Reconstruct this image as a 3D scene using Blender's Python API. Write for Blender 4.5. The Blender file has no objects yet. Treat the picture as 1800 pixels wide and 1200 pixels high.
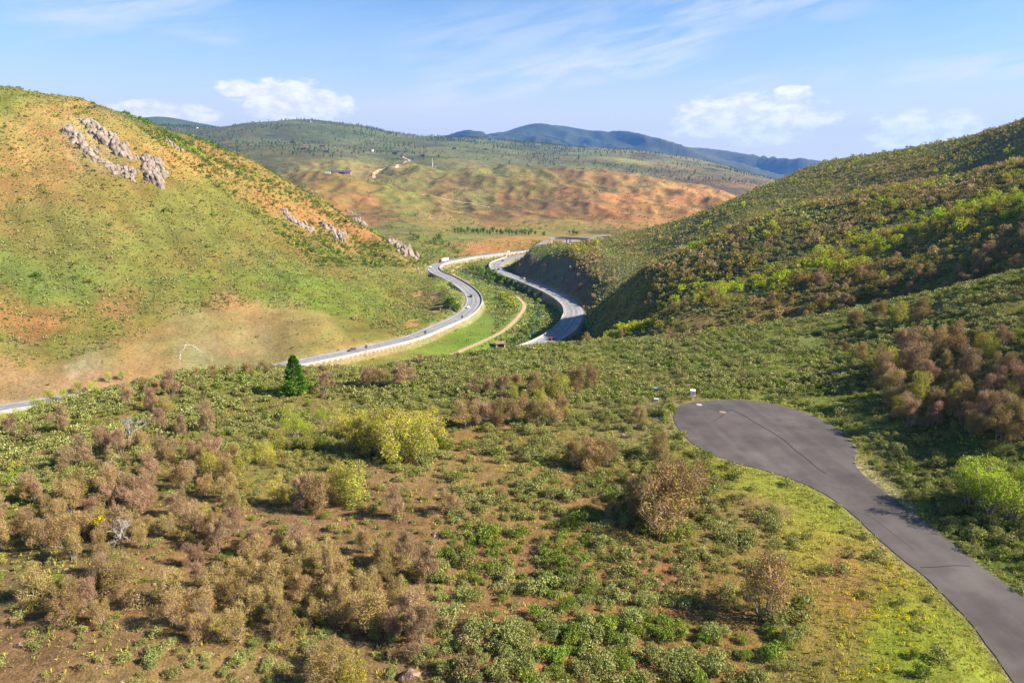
import bpy, math, random
import numpy as np
from mathutils import Vector, Matrix
rng = np.random.default_rng(7)
random.seed(7)
R = math.radians
scene = bpy.context.scene
COL = scene.collection
H = 40.0                      # camera height above the cul-de-sac (z = 0)
PITCH = R(14.5)
CP, SP = math.cos(PITCH), math.sin(PITCH)

# ------------------------------------------------------------------ helpers: survey of the photograph
def ray(u, v):
    """photograph pixel (1800 x 1200) -> (azimuth, slope dz/dr)"""
    a = (np.asarray(u, float) - 900.) / 1200.
    b = -(np.asarray(v, float) - 600.) / 1200.
    hy = CP + b * SP
    dz = -SP + b * CP
    return np.arctan2(a, hy), dz / np.hypot(a, hy)

def project(x, y, z):
    dz = z - H
    f = y * CP - dz * SP
    up = y * SP + dz * CP
    f = np.maximum(f, 1e-3)
    return 900 + 1200 * x / f, 600 - 1200 * up / f

def on_plane(u, v, z):
    az, s = ray(u, v)
    r = (np.asarray(z, float) - H) / s
    return np.sin(az) * r, np.cos(az) * r

# ------------------------------------------------------------------ noise
_perm = rng.permutation(512)
_perm = np.concatenate([_perm, _perm, _perm])
_grad = rng.normal(size=(512, 2)); _grad /= np.linalg.norm(_grad, axis=1)[:, None]
def perlin(x, y):
    xi = np.floor(x).astype(np.int64); yi = np.floor(y).astype(np.int64)
    xf = x - xi; yf = y - yi
    u = xf * xf * xf * (xf * (xf * 6 - 15) + 10); w = yf * yf * yf * (yf * (yf * 6 - 15) + 10)
    def g(ix, iy, fx, fy):
        h = _perm[(_perm[ix & 511] + iy) & 511]
        return _grad[h, 0] * fx + _grad[h, 1] * fy
    n00 = g(xi, yi, xf, yf); n10 = g(xi + 1, yi, xf - 1, yf)
    n01 = g(xi, yi + 1, xf, yf - 1); n11 = g(xi + 1, yi + 1, xf - 1, yf - 1)
    return (n00 * (1 - u) + n10 * u) * (1 - w) + (n01 * (1 - u) + n11 * u) * w
def fbm(x, y, octaves=4):
    t = 0; a = 1.0
    for k in range(octaves):
        t = t + a * perlin(x + 17.3 * k, y - 9.1 * k); x = x * 2.03; y = y * 2.03; a *= 0.5
    return t
def sstep(a, b, x):
    t = np.clip((x - a) / (b - a), 0, 1); return t * t * (3 - 2 * t)

# ------------------------------------------------------------------ thin plate spline in (2*azimuth, ln r) of the slope (z-H)/r
class TPS:
    def __init__(s, pts):
        P = np.array(pts, float)
        s.c = np.stack([2 * P[:, 0], np.log(P[:, 1])], 1)
        val = (P[:, 2] - H) / P[:, 1]
        n = len(P)
        K = s.k(s.c, s.c) + 2e-4 * np.eye(n)
        A = np.zeros((n + 3, n + 3)); A[:n, :n] = K
        A[:n, n] = 1; A[:n, n + 1:] = s.c; A[n:, :n] = A[:n, n:].T
        s.w = np.linalg.solve(A, np.concatenate([val, np.zeros(3)]))
    @staticmethod
    def k(a, b):
        d2 = (a[:, None, 0] - b[None, :, 0]) ** 2 + (a[:, None, 1] - b[None, :, 1]) ** 2
        return 0.5 * d2 * np.log(d2 + 1e-12)
    def __call__(s, az, r):
        sh = az.shape
        q = np.stack([2 * az.ravel(), np.log(r.ravel())], 1)
        out = np.empty(len(q)); n = len(s.c)
        for i in range(0, len(q), 40000):
            b = q[i:i + 40000]
            out[i:i + 40000] = s.k(b, s.c) @ s.w[:n] + s.w[n] + b @ s.w[n + 1:]
        return H + out.reshape(sh) * r

def uvz(rows):
    o = []
    for u, v, z in rows:
        az, s = ray(u, v); o.append((float(az), float((z - H) / s), z))
    return o
def uvr(rows):
    o = []
    for u, v, r in rows:
        az, s = ray(u, v); o.append((float(az), float(r), float(H + s * r)))
    return o
def behind(pts, steps):
    return [(a, r * k, z - d if d < 900 else 900 - d) for a, r, z in pts for k, d in steps]
def guard(azs, r, z):
    return [(R(a), r, z) for a in azs]

# near knoll with the cul-de-sac
N_crest_l = uvz([(-250, 800, -9), (-100, 765, -8), (0, 737, -7.5), (150, 697, -8), (300, 660, -8), (400, 652, -8.5), (500, 648, -9), (600, 650, -9.5), (700, 641, -10), (800, 629, -11), (900, 616, -11),
               (1000, 606, -11), (1100, 599, -10), (1200, 591, -9)])
N_crest_r = uvz([(1300, 579, -8), (1400, 564, -5), (1500, 547, -2), (1650, 517, 5), (1800, 485, 12), (1950, 455, 17)])
N_pts = N_crest_l + N_crest_r + uvz([(-250, 1300, 1), (300, 1260, 1), (900, 1260, 1), (1500, 1260, 1), (2050, 1300, 3),
    (-200, 1020, -2), (0, 1000, -1), (450, 1000, 0), (900, 1000, 0), (1350, 1000, 0), (1800, 1000, 0.4), (2000, 1000, 2),
    (0, 850, -3), (300, 850, -1.5), (600, 850, -.5), (900, 850, 0), (1200, 850, 0), (1500, 850, 0), (1650, 880, 0.3), (1800, 850, 2.3),
    (0, 770, -6), (300, 730, -5), (600, 720, -4), (900, 720, -2), (1200, 720, 0), (1340, 725, 0), (1500, 740, 0.6), (1650, 740, 3), (1800, 740, 6), (2000, 740, 8), (2000, 600, 13),
    (1100, 650, -5), (1300, 650, -2), (1500, 650, 2), (1500, 600, 0), (1700, 600, 9), (1800, 600, 12)])
N_pts += behind(N_crest_l, [(1.13, 11), (1.35, 40), (1.8, 95)]) + behind(N_crest_r, [(1.08, 7), (1.2, 20), (1.5, 60)])
N_pts += guard((-60, -40, -20, 0, 20, 40, 60), 600, -190) + guard((-60, -30, 0, 30, 60), 15, 3) + guard((50, 75, 100), 30, 3) + guard((55, 75, 100), 90, 7) + guard((55, 75, 100), 220, 18) + guard((-55, -75, -100), 40, 0) + guard((-55, -75, -100), 150, -10)
# right: three spurs and the high hill behind
R3_crest = uvr([(1060, 606, 288), (1133, 580, 276), (1222, 527, 285), (1311, 500, 300), (1400, 464, 315), (1489, 433, 325), (1600, 402, 330), (1693, 371, 330), (1751, 353, 325), (1850, 335, 320), (2000, 310, 320)])
R3_face = uvr([(1133, 600, 258), (1222, 565, 260), (1311, 545, 264), (1400, 530, 268), (1489, 510, 268), (1600, 480, 268), (1693, 455, 264), (1800, 430, 258), (1950, 400, 255)])
R3_pts = R3_crest + R3_face + uvr([(1311, 522, 282), (1489, 470, 297), (1600, 440, 300), (1751, 400, 292)])
R3_pts += behind(R3_crest, [(1.09, 5), (1.3, 30), (1.7, 95)]) + behind(R3_face, [(.9, 13), (.7, 50)]) + guard((-60, -30, -10, 0), 290, -160) + guard((2,), 310, -105) + guard((-40, 0, 40), 900, -250) + guard((10, 30, 50), 100, -60) + guard((52,), 310, 24) + guard((70, 100), 310, 26)
R2_crest = uvr([(1020, 583, 472), (1060, 542, 456), (1100, 498, 446), (1142, 471, 442), (1180, 455, 446), (1240, 429, 456), (1311, 393, 475), (1378, 371, 497), (1444, 358, 515), (1555, 335, 530), (1667, 318, 522), (1800, 291, 505), (1950, 265, 495)])
R2_face = uvr([(1100, 545, 420), (1142, 525, 404), (1240, 490, 398), (1311, 460, 404), (1378, 430, 415), (1444, 410, 420), (1555, 380, 425), (1667, 355, 420), (1800, 320, 410), (1950, 295, 400)])
R2_pts = R2_crest + R2_face + behind(R2_crest, [(1.07, 6), (1.3, 45), (1.7, 130)]) + behind(R2_face, [(.87, 16), (.7, 45)]) + guard((-60, -30, -10, 0, 3), 450, -180) + guard((-40, 0, 40), 1300, -350) + guard((52,), 490, 42) + guard((70, 100), 490, 42)
R1_sky = uvr([(1090, 414, 950), (1200, 387, 850), (1300, 347, 810), (1430, 293, 860), (1480, 282, 860), (1560, 271, 850), (1650, 256, 835), (1700, 246, 825), (1750, 231, 815), (1800, 217, 800), (1900, 190, 780), (2050, 165, 760)])
R1_pts = R1_sky + uvr([(1050, 440, 760), (1100, 450, 660), (1150, 450, 610), (1200, 440, 590), (1300, 390, 625), (1400, 360, 660), (1500, 330, 680), (1600, 305, 680), (1700, 290, 660), (1800, 258, 640), (1950, 230, 620),
    (920, 453, 705), (945, 452, 690), (985, 444, 665), (1010, 455, 620), (1030, 480, 580), (1055, 510, 530), (1050, 428, 800), (1000, 433, 790)])
R1_pts += behind(R1_sky[1:], [(1.15, 25), (1.5, 120)]) + guard((-60, -40, -20, -8, -3), 700, -170) + guard((-5, 0, 10, 30, 50), 400, -110) + guard((0, 1.5), 560, -100) + guard((0, 4), 950, -75) + guard((52,), 740, 90) + guard((70, 100), 740, 90) + guard((-40, 0, 40), 2000, -500)
# left hill
L_sky = uvr([(-300, 70, 740), (-150, 105, 745), (0, 148, 760), (130, 171, 790), (250, 213, 820), (330, 241, 840), (400, 263, 855), (460, 291, 862), (520, 326, 862), (580, 361, 855), (640, 396, 842), (700, 427, 822), (745, 456, 795)])
L_face = uvr([(-200, 640, 400), (-200, 560, 450), (-200, 420, 520), (-200, 270, 620), (0, 645, 405), (150, 625, 410), (300, 602, 418), (450, 592, 428), (600, 583, 436), (0, 590, 440), (150, 570, 447), (300, 548, 455), (430, 542, 460), (550, 552, 458), (650, 572, 452), (735, 562, 478), (757, 522, 558), (742, 492, 640),
    (0, 450, 525), (150, 450, 525), (300, 450, 535), (450, 450, 565), (600, 465, 605), (690, 465, 685), (0, 300, 632), (150, 300, 632), (250, 300, 640), (350, 330, 650), (450, 375, 668), (550, 412, 695), (650, 435, 735)])
L_toe = [(-200, 765), (0, 713), (300, 660), (530, 630), (620, 608), (700, 588), (760, 570), (800, 552), (822, 530), (812, 512), (785, 492), (752, 470)]
Lt = uvz([(u, v, -66.5) for u, v in L_toe])
L_pts = L_sky + L_face + Lt + [(a + .02, r * .93, z - 12) for a, r, z in Lt] + behind(L_sky, [(1.15, 45), (1.5, 190)])
L_pts += guard((2, 6, 15, 30, 50), 450, -190) + guard((0, 5, 15, 40), 700, -190) + guard((-2, 5, 20, 45), 1000, -220) + guard((-50, -30, -10, 10), 250, -140) + guard((-50, 0, 50), 2500, -700)
# far hills
E_sky = uvr([(500, 318, 1850), (560, 308, 1780), (600, 311, 1680), (650, 292, 2300), (700, 300, 2080), (760, 293, 2180), (830, 300, 2180), (900, 296, 2270), (1000, 300, 2220), (1100, 311, 2170), (1200, 326, 2070), (1290, 344, 1980), (1350, 367, 1900)])
E_pts = E_sky + uvr([(760, 448, 880), (820, 440, 905), (870, 425, 985), (905, 422, 1000), (945, 425, 1010), (700, 405, 1080), (800, 407, 1150), (870, 411, 1170), (940, 412, 1150), (1000, 410, 1140), (1080, 408, 1130), (1150, 402, 1150),
    (570, 335, 1500), (640, 325, 1580), (680, 352, 1450), (740, 380, 1300), (620, 372, 1300), (540, 345, 1400), (700, 332, 1750), (760, 347, 1640), (850, 367, 1480), (900, 382, 1330), (800, 382, 1330),
    (850, 330, 1800), (950, 340, 1700), (1050, 350, 1650), (1150, 365, 1600), (1000, 382, 1380), (1100, 386, 1350), (1200, 380, 1480), (930, 365, 1560), (600, 303, 1950), (560, 293, 2250)])
E_pts += behind(E_sky[4:], [(1.3, 90), (2.0, 300)]) + behind(E_sky[:1], [(1.4, 60)]) + guard((-60, -40, -10, 0, 10, 40, 60), 600, -170) + guard((-50, -35, 30, 50), 1500, -60)
F_sky = uvr([(-200, 200, 4800), (100, 215, 4800), (250, 219, 4800), (300, 221, 4700), (350, 225, 4600), (400, 223, 4500), (440, 216, 4400), (540, 213, 4400), (600, 218, 4400), (650, 226, 4300), (700, 233, 4300), (730, 236, 4400), (820, 239, 4600), (900, 246, 4700), (1000, 258, 4700), (1100, 264, 4600), (1200, 278, 4400), (1300, 301, 4200), (1370, 320, 4000), (1500, 345, 3900), (1900, 340, 3900)])
F_pts = F_sky + uvr([(450, 272, 2800), (560, 287, 2500), (650, 281, 2700), (750, 286, 2600), (900, 286, 2800), (1050, 293, 2900), (1200, 312, 2800), (1300, 332, 2600), (400, 246, 3500), (550, 241, 3600), (700, 256, 3500), (900, 263, 3700), (1050, 273, 3700), (1200, 291, 3500), (1320, 316, 3200), (250, 250, 3800)])
F_pts += behind(F_sky, [(1.25, 120), (1.8, 400)]) + guard((-60, -30, -10, 0, 10, 30, 60), 1800, -200) + guard((-60, 0, 60), 900, -200)
G_sky = uvr([(-200, 215, 7500), (150, 218, 7500), (210, 214, 7500), (250, 208, 7500), (290, 206, 7500), (330, 213, 7500), (390, 224, 7500), (500, 240, 8500), (700, 262, 10500), (780, 247, 10500), (820, 238, 10500), (880, 228, 10500), (930, 222, 10800), (960, 217, 11000), (985, 222, 11000), (1010, 229, 11000), (1060, 237, 10800), (1120, 238, 10500), (1200, 252, 10200), (1280, 268, 10000), (1340, 282, 9800), (1385, 287, 9600), (1430, 294, 9500), (1500, 305, 9500), (1700, 320, 9500), (2000, 310, 9500)])
G_pts = G_sky + uvr([(900, 246, 8800), (1000, 256, 8600), (1100, 262, 8500), (1200, 280, 8200), (1300, 296, 8200), (1400, 308, 8200)]) + behind(G_sky, [(1.15, 150), (1.3, 500)]) + guard((-100, -60, -30, -10, 0, 10, 30, 60, 100), 16500, -600) + guard((-60, -30, -10, 0, 10, 30, 60), 6000, -250) + guard((-60, -20, 20, 60), 3000, -500)
LAYERS = [N_pts, R3_pts, R2_pts, R1_pts, L_pts, E_pts, F_pts, G_pts]

# ------------------------------------------------------------------ roads as surveyed lines
def smooth(P, step):
    P = np.array(P, float); out = []
    for i in range(len(P) - 1):
        p0 = P[max(i - 1, 0)]; p1 = P[i]; p2 = P[i + 1]; p3 = P[min(i + 2, len(P) - 1)]
        n = max(1, int(np.linalg.norm(p2[:2] - p1[:2]) / step))
        t = (np.arange(n) / n)[:, None]
        out.append(0.5 * ((2 * p1) + (-p0 + p2) * t + (2 * p0 - 5 * p1 + 4 * p2 - p3) * t ** 2 + (-p0 + 3 * p1 - 3 * p2 + p3) * t ** 3))
    out.append(P[-1:]); return np.concatenate(out)
def road_line(rows, step=4):
    o = []
    for u, v, z in rows:
        x, y = on_plane(u, v, z); o.append((float(x), float(y), z))
    return smooth(o, step)
Z0 = -67.
left_road = road_line([(-260, 782, Z0), (-120, 747, Z0), (0, 718, Z0), (180, 690, Z0), (360, 665, Z0), (530, 636, Z0), (650, 611, Z0), (725, 592.5, Z0), (775, 572, Z0), (805, 559, Z0), (824, 545, Z0), (833, 530, Z0), (828, 515, Z0), (810, 500, Z0), (787, 487, Z0), (767, 478, Z0),
    (762, 470, Z0), (775, 462.5, -66.5), (800, 457, -66), (825, 452.5, -66), (875, 446, -65.5), (917, 441.5, -65), (950, 437.5, -64.5), (977, 431, -64), (1000, 424, -63), (1018, 418.5, -62), (1045, 416, -60), (1080, 414, -58), (1120, 413, -57)])
right_road = road_line([(700, 700, Z0), (800, 668, Z0), (880, 634, Z0), (929, 612.5, Z0), (955, 602, Z0), (980, 588, Z0), (999, 572.5, Z0), (1007, 557, Z0), (1009, 550, Z0), (1005, 538, Z0), (991, 525.5, Z0), (969, 513, Z0), (944, 502, Z0), (916, 491, Z0), (890, 481.5, Z0), (876, 474, Z0),
    (872, 466, Z0), (880, 459.5, -66.5), (905, 452, -66), (950, 443, -65), (990, 436, -64), (1023, 428, -62.5), (1040, 423, -61.5), (1072, 417, -60), (1110, 413.5, -58)])
ramp = road_line([(940, 438.5, -64.5), (948, 431, -62.5), (957, 425, -60), (966, 420.5, -57.5), (974, 418.3, -56), (990, 417.6, -55.3), (1010, 418.6, -55.2), (1039, 420.3, -55.5), (1062, 420, -57)])
W_L, W_R, W_RAMP = 6.3, 7.2, 4.2
creek = [(690, 690, -73), (790, 645, -73), (880, 615, -73), (930, 590, -73), (945, 560, -73), (950, 535, -73), (930, 515, -73), (890, 505, -73), (850, 490, -72), (822, 478, -71), (810, 470, -70)]
creek_line = road_line(creek)
# cul-de-sac and its street (z = 0 plane)
_o = [(180, 205), (185, 180), (200, 158), (235, 146), (280, 140), (340, 135), (400, 133), (460, 136), (520, 142), (580, 155), (640, 170), (690, 188), (740, 210), (780, 232), (815, 258), (845, 288), (862, 315), (868, 340), (862, 368), (878, 398), (905, 425), (980, 482), (1060, 542),
      (1150, 610), (1250, 690), (1350, 770), (1500, 880), (1640, 990), (1800, 1120), (1760, 1400), (1560, 1330), (1450, 1180), (1400, 1110), (1335, 1020), (1275, 945), (1200, 870), (1130, 800), (1050, 740), (980, 680), (905, 612), (850, 560), (780, 507), (700, 462), (620, 430), (520, 398), (430, 375), (330, 340), (262, 305), (218, 265), (190, 228)]
street_uv = [(1100 + a / 2.143, 640 + b / 2.143) for a, b in _o]
sx, sy = on_plane([p[0] for p in street_uv], [p[1] for p in street_uv], 0.0)
street0 = smooth(np.stack([np.append(sx, sx[0]), np.append(sy, sy[0])], 1), 0.6)[:-1]

_w = np.arange(len(street0)) * .6
street = street0 + np.stack([.14 * fbm(_w / 1.9, _w * 0, 3), .14 * fbm(_w / 1.9 + 60, _w * 0, 3)], 1)

def dist_line(x, y, L):
    """distance to a polyline and the line's z there"""
    best = np.full(x.shape, 1e9); zz = np.zeros(x.shape); side = np.zeros(x.shape)
    for i in range(len(L) - 1):
        ax, ay = L[i, :2]; bx, by = L[i + 1, :2]
        dx, dy = bx - ax, by - ay; l2 = dx * dx + dy * dy + 1e-9
        t = np.clip(((x - ax) * dx + (y - ay) * dy) / l2, 0, 1)
        d = np.hypot(x - ax - t * dx, y - ay - t * dy)
        m = d < best
        best[m] = d[m]
        if L.shape[1] > 2: zz[m] = L[i, 2] + t[m] * (L[i + 1, 2] - L[i, 2])
        side[m] = np.sign((x[m] - ax) * dy - (y[m] - ay) * dx)
    return best, zz, side
def in_poly(x, y, P):
    P = np.asarray(P); c = np.zeros(np.shape(x), bool); j = len(P) - 1
    for i in range(len(P)):
        xi, yi = P[i, 0], P[i, 1]; xj, yj = P[j, 0], P[j, 1]
        if yi != yj:
            c ^= ((yi > y) != (yj > y)) & (x < (xj - xi) * (y - yi) / (yj - yi) + xi)
        j = i
    return c

# ------------------------------------------------------------------ the terrain sheet: polar grid round the vantage point
AZ = np.concatenate([np.linspace(-100, -44, 29)[:-1], np.linspace(-44, 44, 700), np.linspace(44, 100, 29)[1:]]) * math.pi / 180
def geo(a, b, k):
    n = int(math.log(b / a) / k); return np.exp(np.linspace(math.log(a), math.log(b), n))[:-1]
RR = np.concatenate([geo(10, 40, .06), geo(40, 220, .006), geo(220, 1150, .0042), geo(1150, 5200, .006), geo(5200, 13000, .012), [13000.]])
LR = np.log(RR)
def coarse(a, k):
    i = np.unique(np.append(np.arange(0, len(a), k), len(a) - 1)); return i
ia, ir = coarse(AZ, 3), coarse(RR, 3)
ga, gr = np.meshgrid(AZ[ia], RR[ir])
def upsample(g):
    t = np.empty((len(ir), len(AZ)))
    for i in range(len(ir)): t[i] = np.interp(AZ, AZ[ia], g[i])
    o = np.empty((len(RR), len(AZ)))
    w = np.interp(np.arange(len(RR)), ir, np.arange(len(ir)))
    i0 = np.minimum(w.astype(int), len(ir) - 2); f = (w - i0)[:, None]
    # Catmull-Rom along r keeps slopes smooth
    p0 = t[np.maximum(i0 - 1, 0)]; p1 = t[i0]; p2 = t[i0 + 1]; p3 = t[np.minimum(i0 + 2, len(ir) - 1)]
    return 0.5 * (2 * p1 + (p2 - p0) * f + (2 * p0 - 5 * p1 + 4 * p2 - p3) * f ** 2 + (3 * p1 - p0 - 3 * p2 + p3) * f ** 3)
layer_z = []
for pts in LAYERS:
    layer_z.append(upsample((TPS(pts)(ga, gr) - H) / gr) * RR[:, None] + H)
GA, GR = np.meshgrid(AZ, RR)
GX, GY = np.sin(GA) * GR, np.cos(GA) * GR
# valley floor
vf = np.interp(GR, [0, 700, 1000, 1500, 3000, 16000], [-71, -71, -66.5, -80, -140, -260])
layer_z.append(vf)
S = np.stack(layer_z)
for k, rm in enumerate((0, 205, 270, 430, 330, 800, 2000, 6000)):
    if k: S[k] -= (1 - sstep(rm * .8, rm, GR)) * 400
    S[k] = np.where(GR > (600, 900, 1300, 2200, 2500, 5000, 12000, 1e9)[k], -3000, S[k])
S[0] = np.where(GR > 330, np.minimum(S[0], -140), S[0])
LAYER = np.argmax(S, 0)
tt = np.clip(0.004 * GR, 0.4, 40)
mx = S.max(0)
GZ = mx + tt * np.log(np.exp((S - mx) / tt).sum(0))
del S
# relief: gullies and hummocks
far = sstep(180, 500, GR)
mid = sstep(1000, 2000, GR)
LZ = np.isin(LAYER, (1, 2, 3)).astype(float)
GZ += far * (1 - mid) * (2.2 * fbm(GX / 70, GY / 70, 4) + 0.5 * fbm(GX / 9, GY / 9, 2)) * np.where(LAYER == 8, .15, 1)
ca_ = GX * .67 + GY * .74; cd_ = GX * .74 - GY * .67
GZ -= np.where(LAYER == 4, 1, 0) * sstep(420, 520, GR) * (3.4 * np.clip(1 - 3.2 * np.abs(perlin(ca_ / 62 + .25 * perlin(GX / 40, GY / 40), cd_ / 260)), 0, 1) + 1.5 * np.clip(1 - 3 * np.abs(perlin(ca_ / 23 + 9, cd_ / 110)), 0, 1) - .8)
GZ += (1 - far) * (0.35 * fbm(GX / 14, GY / 14, 3) + .1 * fbm(GX / 3, GY / 3, 2)) * sstep(0, 6, np.where(GR < 200, GR, 200) - 10)
rid = 1 - 2 * np.abs(perlin(GX / 230 + GY / 900, GY / 520)) - 0.9 * np.abs(perlin(GX / 90 + 5, GY / 190)) - .4 * np.abs(perlin(GX / 40 + 5, GY / 80))
GZ += np.where(LAYER == 5, 1, 0) * sstep(1150, 1500, GR) * 26 * (rid - .3)
GZ += np.where(LAYER == 6, 1, 0) * (24 * fbm(GX / 700, GY / 700, 4))
gx2 = GX * .94 + GY * .34
rid = 1 - 2.2 * np.abs(perlin(gx2 / 1300, GY / 3800 + 3)) - 1.0 * np.abs(perlin(gx2 / 560 + 9, GY / 1700)) - .4 * np.abs(perlin(gx2 / 220 + 9, GY / 600))
GZ += np.where(LAYER == 7, 1, 0) * 260 * np.minimum(rid - .5, .35) * sstep(7600, 8800, GR) * (1 - .75 * sstep(9300, 10300, GR))
GZ = np.where(GR > 12500, np.minimum(GZ, 100 - (GR - 12500) * .1), GZ)
# roads cut into the land
ROADS = [(left_road, W_L), (right_road, W_R), (ramp, W_RAMP)]
DROAD = np.full(GZ.shape, 1e9)
msk = (GR > 300) & (GR < 1400) & (np.abs(GA) < R(60))
X, Y, Z = GX[msk], GY[msk], GZ[msk]
dc, zc, _s = dist_line(X, Y, creek_line)
valley = LAYER[msk] == 8
Z = np.where(valley, Z - 2.5 * (1 - sstep(3, 22, dc)), Z)
dall = np.full(X.shape, 1e9)
for k, (L, w) in enumerate(ROADS):
    d, zr, side = dist_line(X, Y, L)
    out = np.maximum(d - w - 1.2, 0)
    cut = 0.55 if k == 0 else 0.95
    if k < 2:
        Z = np.minimum(Z, zr - .25 + out * cut)
        Z = np.maximum(Z, zr - .25 - out * 6)
    else:
        lo = zr > -56.6                      # the bridge itself: leave the land below it
        Z = np.where(lo, Z, np.maximum(np.minimum(Z, zr - .25 + out), zr - .25 - out * .6))
    dall = np.minimum(dall, d - w)
for L, w in ROADS[:2]:
    d, zr, side = dist_line(X, Y, L)
    Z = np.where(d < w + .6, np.minimum(Z, zr - .25), Z)
GZ[msk] = Z; DROAD[msk] = dall
# street plane
msk = (GR < 190) & (np.abs(GA) < R(70)) & (GA > R(5))
X, Y, Z = GX[msk], GY[msk], GZ[msk]
ds, _z, _s = dist_line(X, Y, np.vstack([street, street[:1]]))
inn = in_poly(X, Y, street)
DST = np.full(GZ.shape, 1e9)
dd = np.where(inn, -ds, ds); DST[msk] = dd
k = sstep(0.3, 5, dd)
GZ[msk] = np.where(dd < .3, -.06, -.06 * (1 - k) + Z * k)

def _idx(x, y):
    r = np.hypot(x, y); a = np.arctan2(x, y)
    fj = np.clip(np.interp(a, AZ, np.arange(len(AZ))), 0, len(AZ) - 1.001)
    fi = np.clip(np.interp(np.log(np.maximum(r, 1)), LR, np.arange(len(LR))), 0, len(LR) - 1.001)
    return fi, fj
def sample(G, x, y):
    fi, fj = _idx(np.asarray(x, float), np.asarray(y, float))
    i = fi.astype(int); j = fj.astype(int); a = fi - i; b = fj - j
    return (G[i, j] * (1 - b) + G[i, j + 1] * b) * (1 - a) + (G[i + 1, j] * (1 - b) + G[i + 1, j + 1] * b) * a
def height(x, y): return sample(GZ, x, y)
def layer_at(x, y):
    fi, fj = _idx(np.asarray(x, float), np.asarray(y, float)); return LAYER[np.round(fi).astype(int), np.round(fj).astype(int)]
SLOPE = (GZ - H) / GR
CUMMAX = np.maximum.accumulate(SLOPE, 0)
def at(u, v):
    """where the line of sight through a photograph pixel first meets the ground"""
    az, s = ray(u, v)
    j = np.clip(np.interp(az, AZ, np.arange(len(AZ))), 0, len(AZ) - 1.001); j0 = int(j); f = j - j0
    col = SLOPE[:, j0] * (1 - f) + SLOPE[:, j0 + 1] * f
    i = np.nonzero(col >= s)[0]
    i = i[i > 0]
    if len(i) == 0: r = 9000.
    else:
        i = i[0]; t = (s - col[i - 1]) / (col[i] - col[i - 1] + 1e-12)
        r = math.exp(LR[i - 1] + t * (LR[i] - LR[i - 1]))
    x, y = math.sin(az) * r, math.cos(az) * r
    return float(x), float(y), float(height(x, y))
def visible(x, y, slack):
    """is the ground (raised by slack m) in sight"""
    r = np.hypot(x, y); s = (height(x, y) + slack - H) / r
    fi, fj = _idx(x, y)
    return s >= CUMMAX[np.maximum(fi.astype(int) - 1, 0), np.round(fj).astype(int)] - 1e-4

# ------------------------------------------------------------------ node helpers / materials
def lin(c):
    c = np.asarray(c, float) / 255.
    return np.where(c <= .04045, c / 12.92, ((c + .055) / 1.055) ** 2.4)
def new_mat(name):
    m = bpy.data.materials.new(name); m.use_nodes = True
    nt = m.node_tree; nt.nodes.clear()
    return m, nt
class G:
    """tiny node builder"""
    def __init__(s, nt): s.nt = nt
    def n(s, t, **k):
        nd = s.nt.nodes.new(t)
        for a, b in k.items(): setattr(nd, a, b)
        return nd
    def put(s, sock, v):
        if isinstance(v, bpy.types.NodeSocket): s.nt.links.new(v, sock)
        elif v is not None: sock.default_value = v
    def math(s, op, a, b=None, c=None, clamp=False):
        nd = s.n('ShaderNodeMath', operation=op, use_clamp=clamp)
        for i, v in enumerate((a, b, c)):
            if v is not None: s.put(nd.inputs[i], v)
        return nd.outputs[0]
    def mix(s, f, a, b, mode='MIX'):
        nd = s.n('ShaderNodeMix', data_type='RGBA', blend_type=mode)
        s.put(nd.inputs[0], f); s.put(nd.inputs[6], a); s.put(nd.inputs[7], b)
        return nd.outputs[2]
    def noise(s, vec, scale, detail=4, rough=.55, dist=0):
        nd = s.n('ShaderNodeTexNoise'); s.put(nd.inputs['Vector'], vec)
        nd.inputs['Scale'].default_value = scale; nd.inputs['Detail'].default_value = detail
        nd.inputs['Roughness'].default_value = rough; nd.inputs['Distortion'].default_value = dist
        return nd.outputs['Fac']
    def ramp(s, f, a, b, lo=0., hi=1.):
        nd = s.n('ShaderNodeMapRange', interpolation_type='SMOOTHSTEP')
        s.put(nd.inputs[0], f); s.put(nd.inputs[1], a); s.put(nd.inputs[2], b); s.put(nd.inputs[3], lo); s.put(nd.inputs[4], hi)
        return nd.outputs[0]
def rgba(c): return (float(c[0]), float(c[1]), float(c[2]), 1.)
def simple(name, rgb, rough=.8, metal=0., noise_scale=None, amount=.3, bump=0.):
    m, nt = new_mat(name); g = G(nt)
    o = g.n('ShaderNodeOutputMaterial'); p = g.n('ShaderNodeBsdfPrincipled')
    p.inputs['Roughness'].default_value = rough; p.inputs['Metallic'].default_value = metal
    p.inputs['Specular IOR Level'].default_value = .3
    c = rgba(rgb)
    if noise_scale:
        pos = g.n('ShaderNodeTexCoord').outputs['Object']
        f = g.noise(pos, noise_scale, 5)
        k = g.ramp(f, .3, .7, 1 - amount, 1 + amount)
        cc = g.n('ShaderNodeVectorMath', operation='SCALE'); cc.inputs[0].default_value = c[:3]; g.put(cc.inputs['Scale'], k)
        g.put(p.inputs['Base Color'], cc.outputs[0])
        if bump:
            b = g.n('ShaderNodeBump'); b.inputs['Strength'].default_value = bump; b.inputs['Distance'].default_value = 1 / noise_scale
            g.put(b.inputs['Height'], f); g.put(p.inputs['Normal'], b.outputs[0])
    else: p.inputs['Base Color'].default_value = c
    g.put(o.inputs[0], p.outputs[0]); return m
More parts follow.
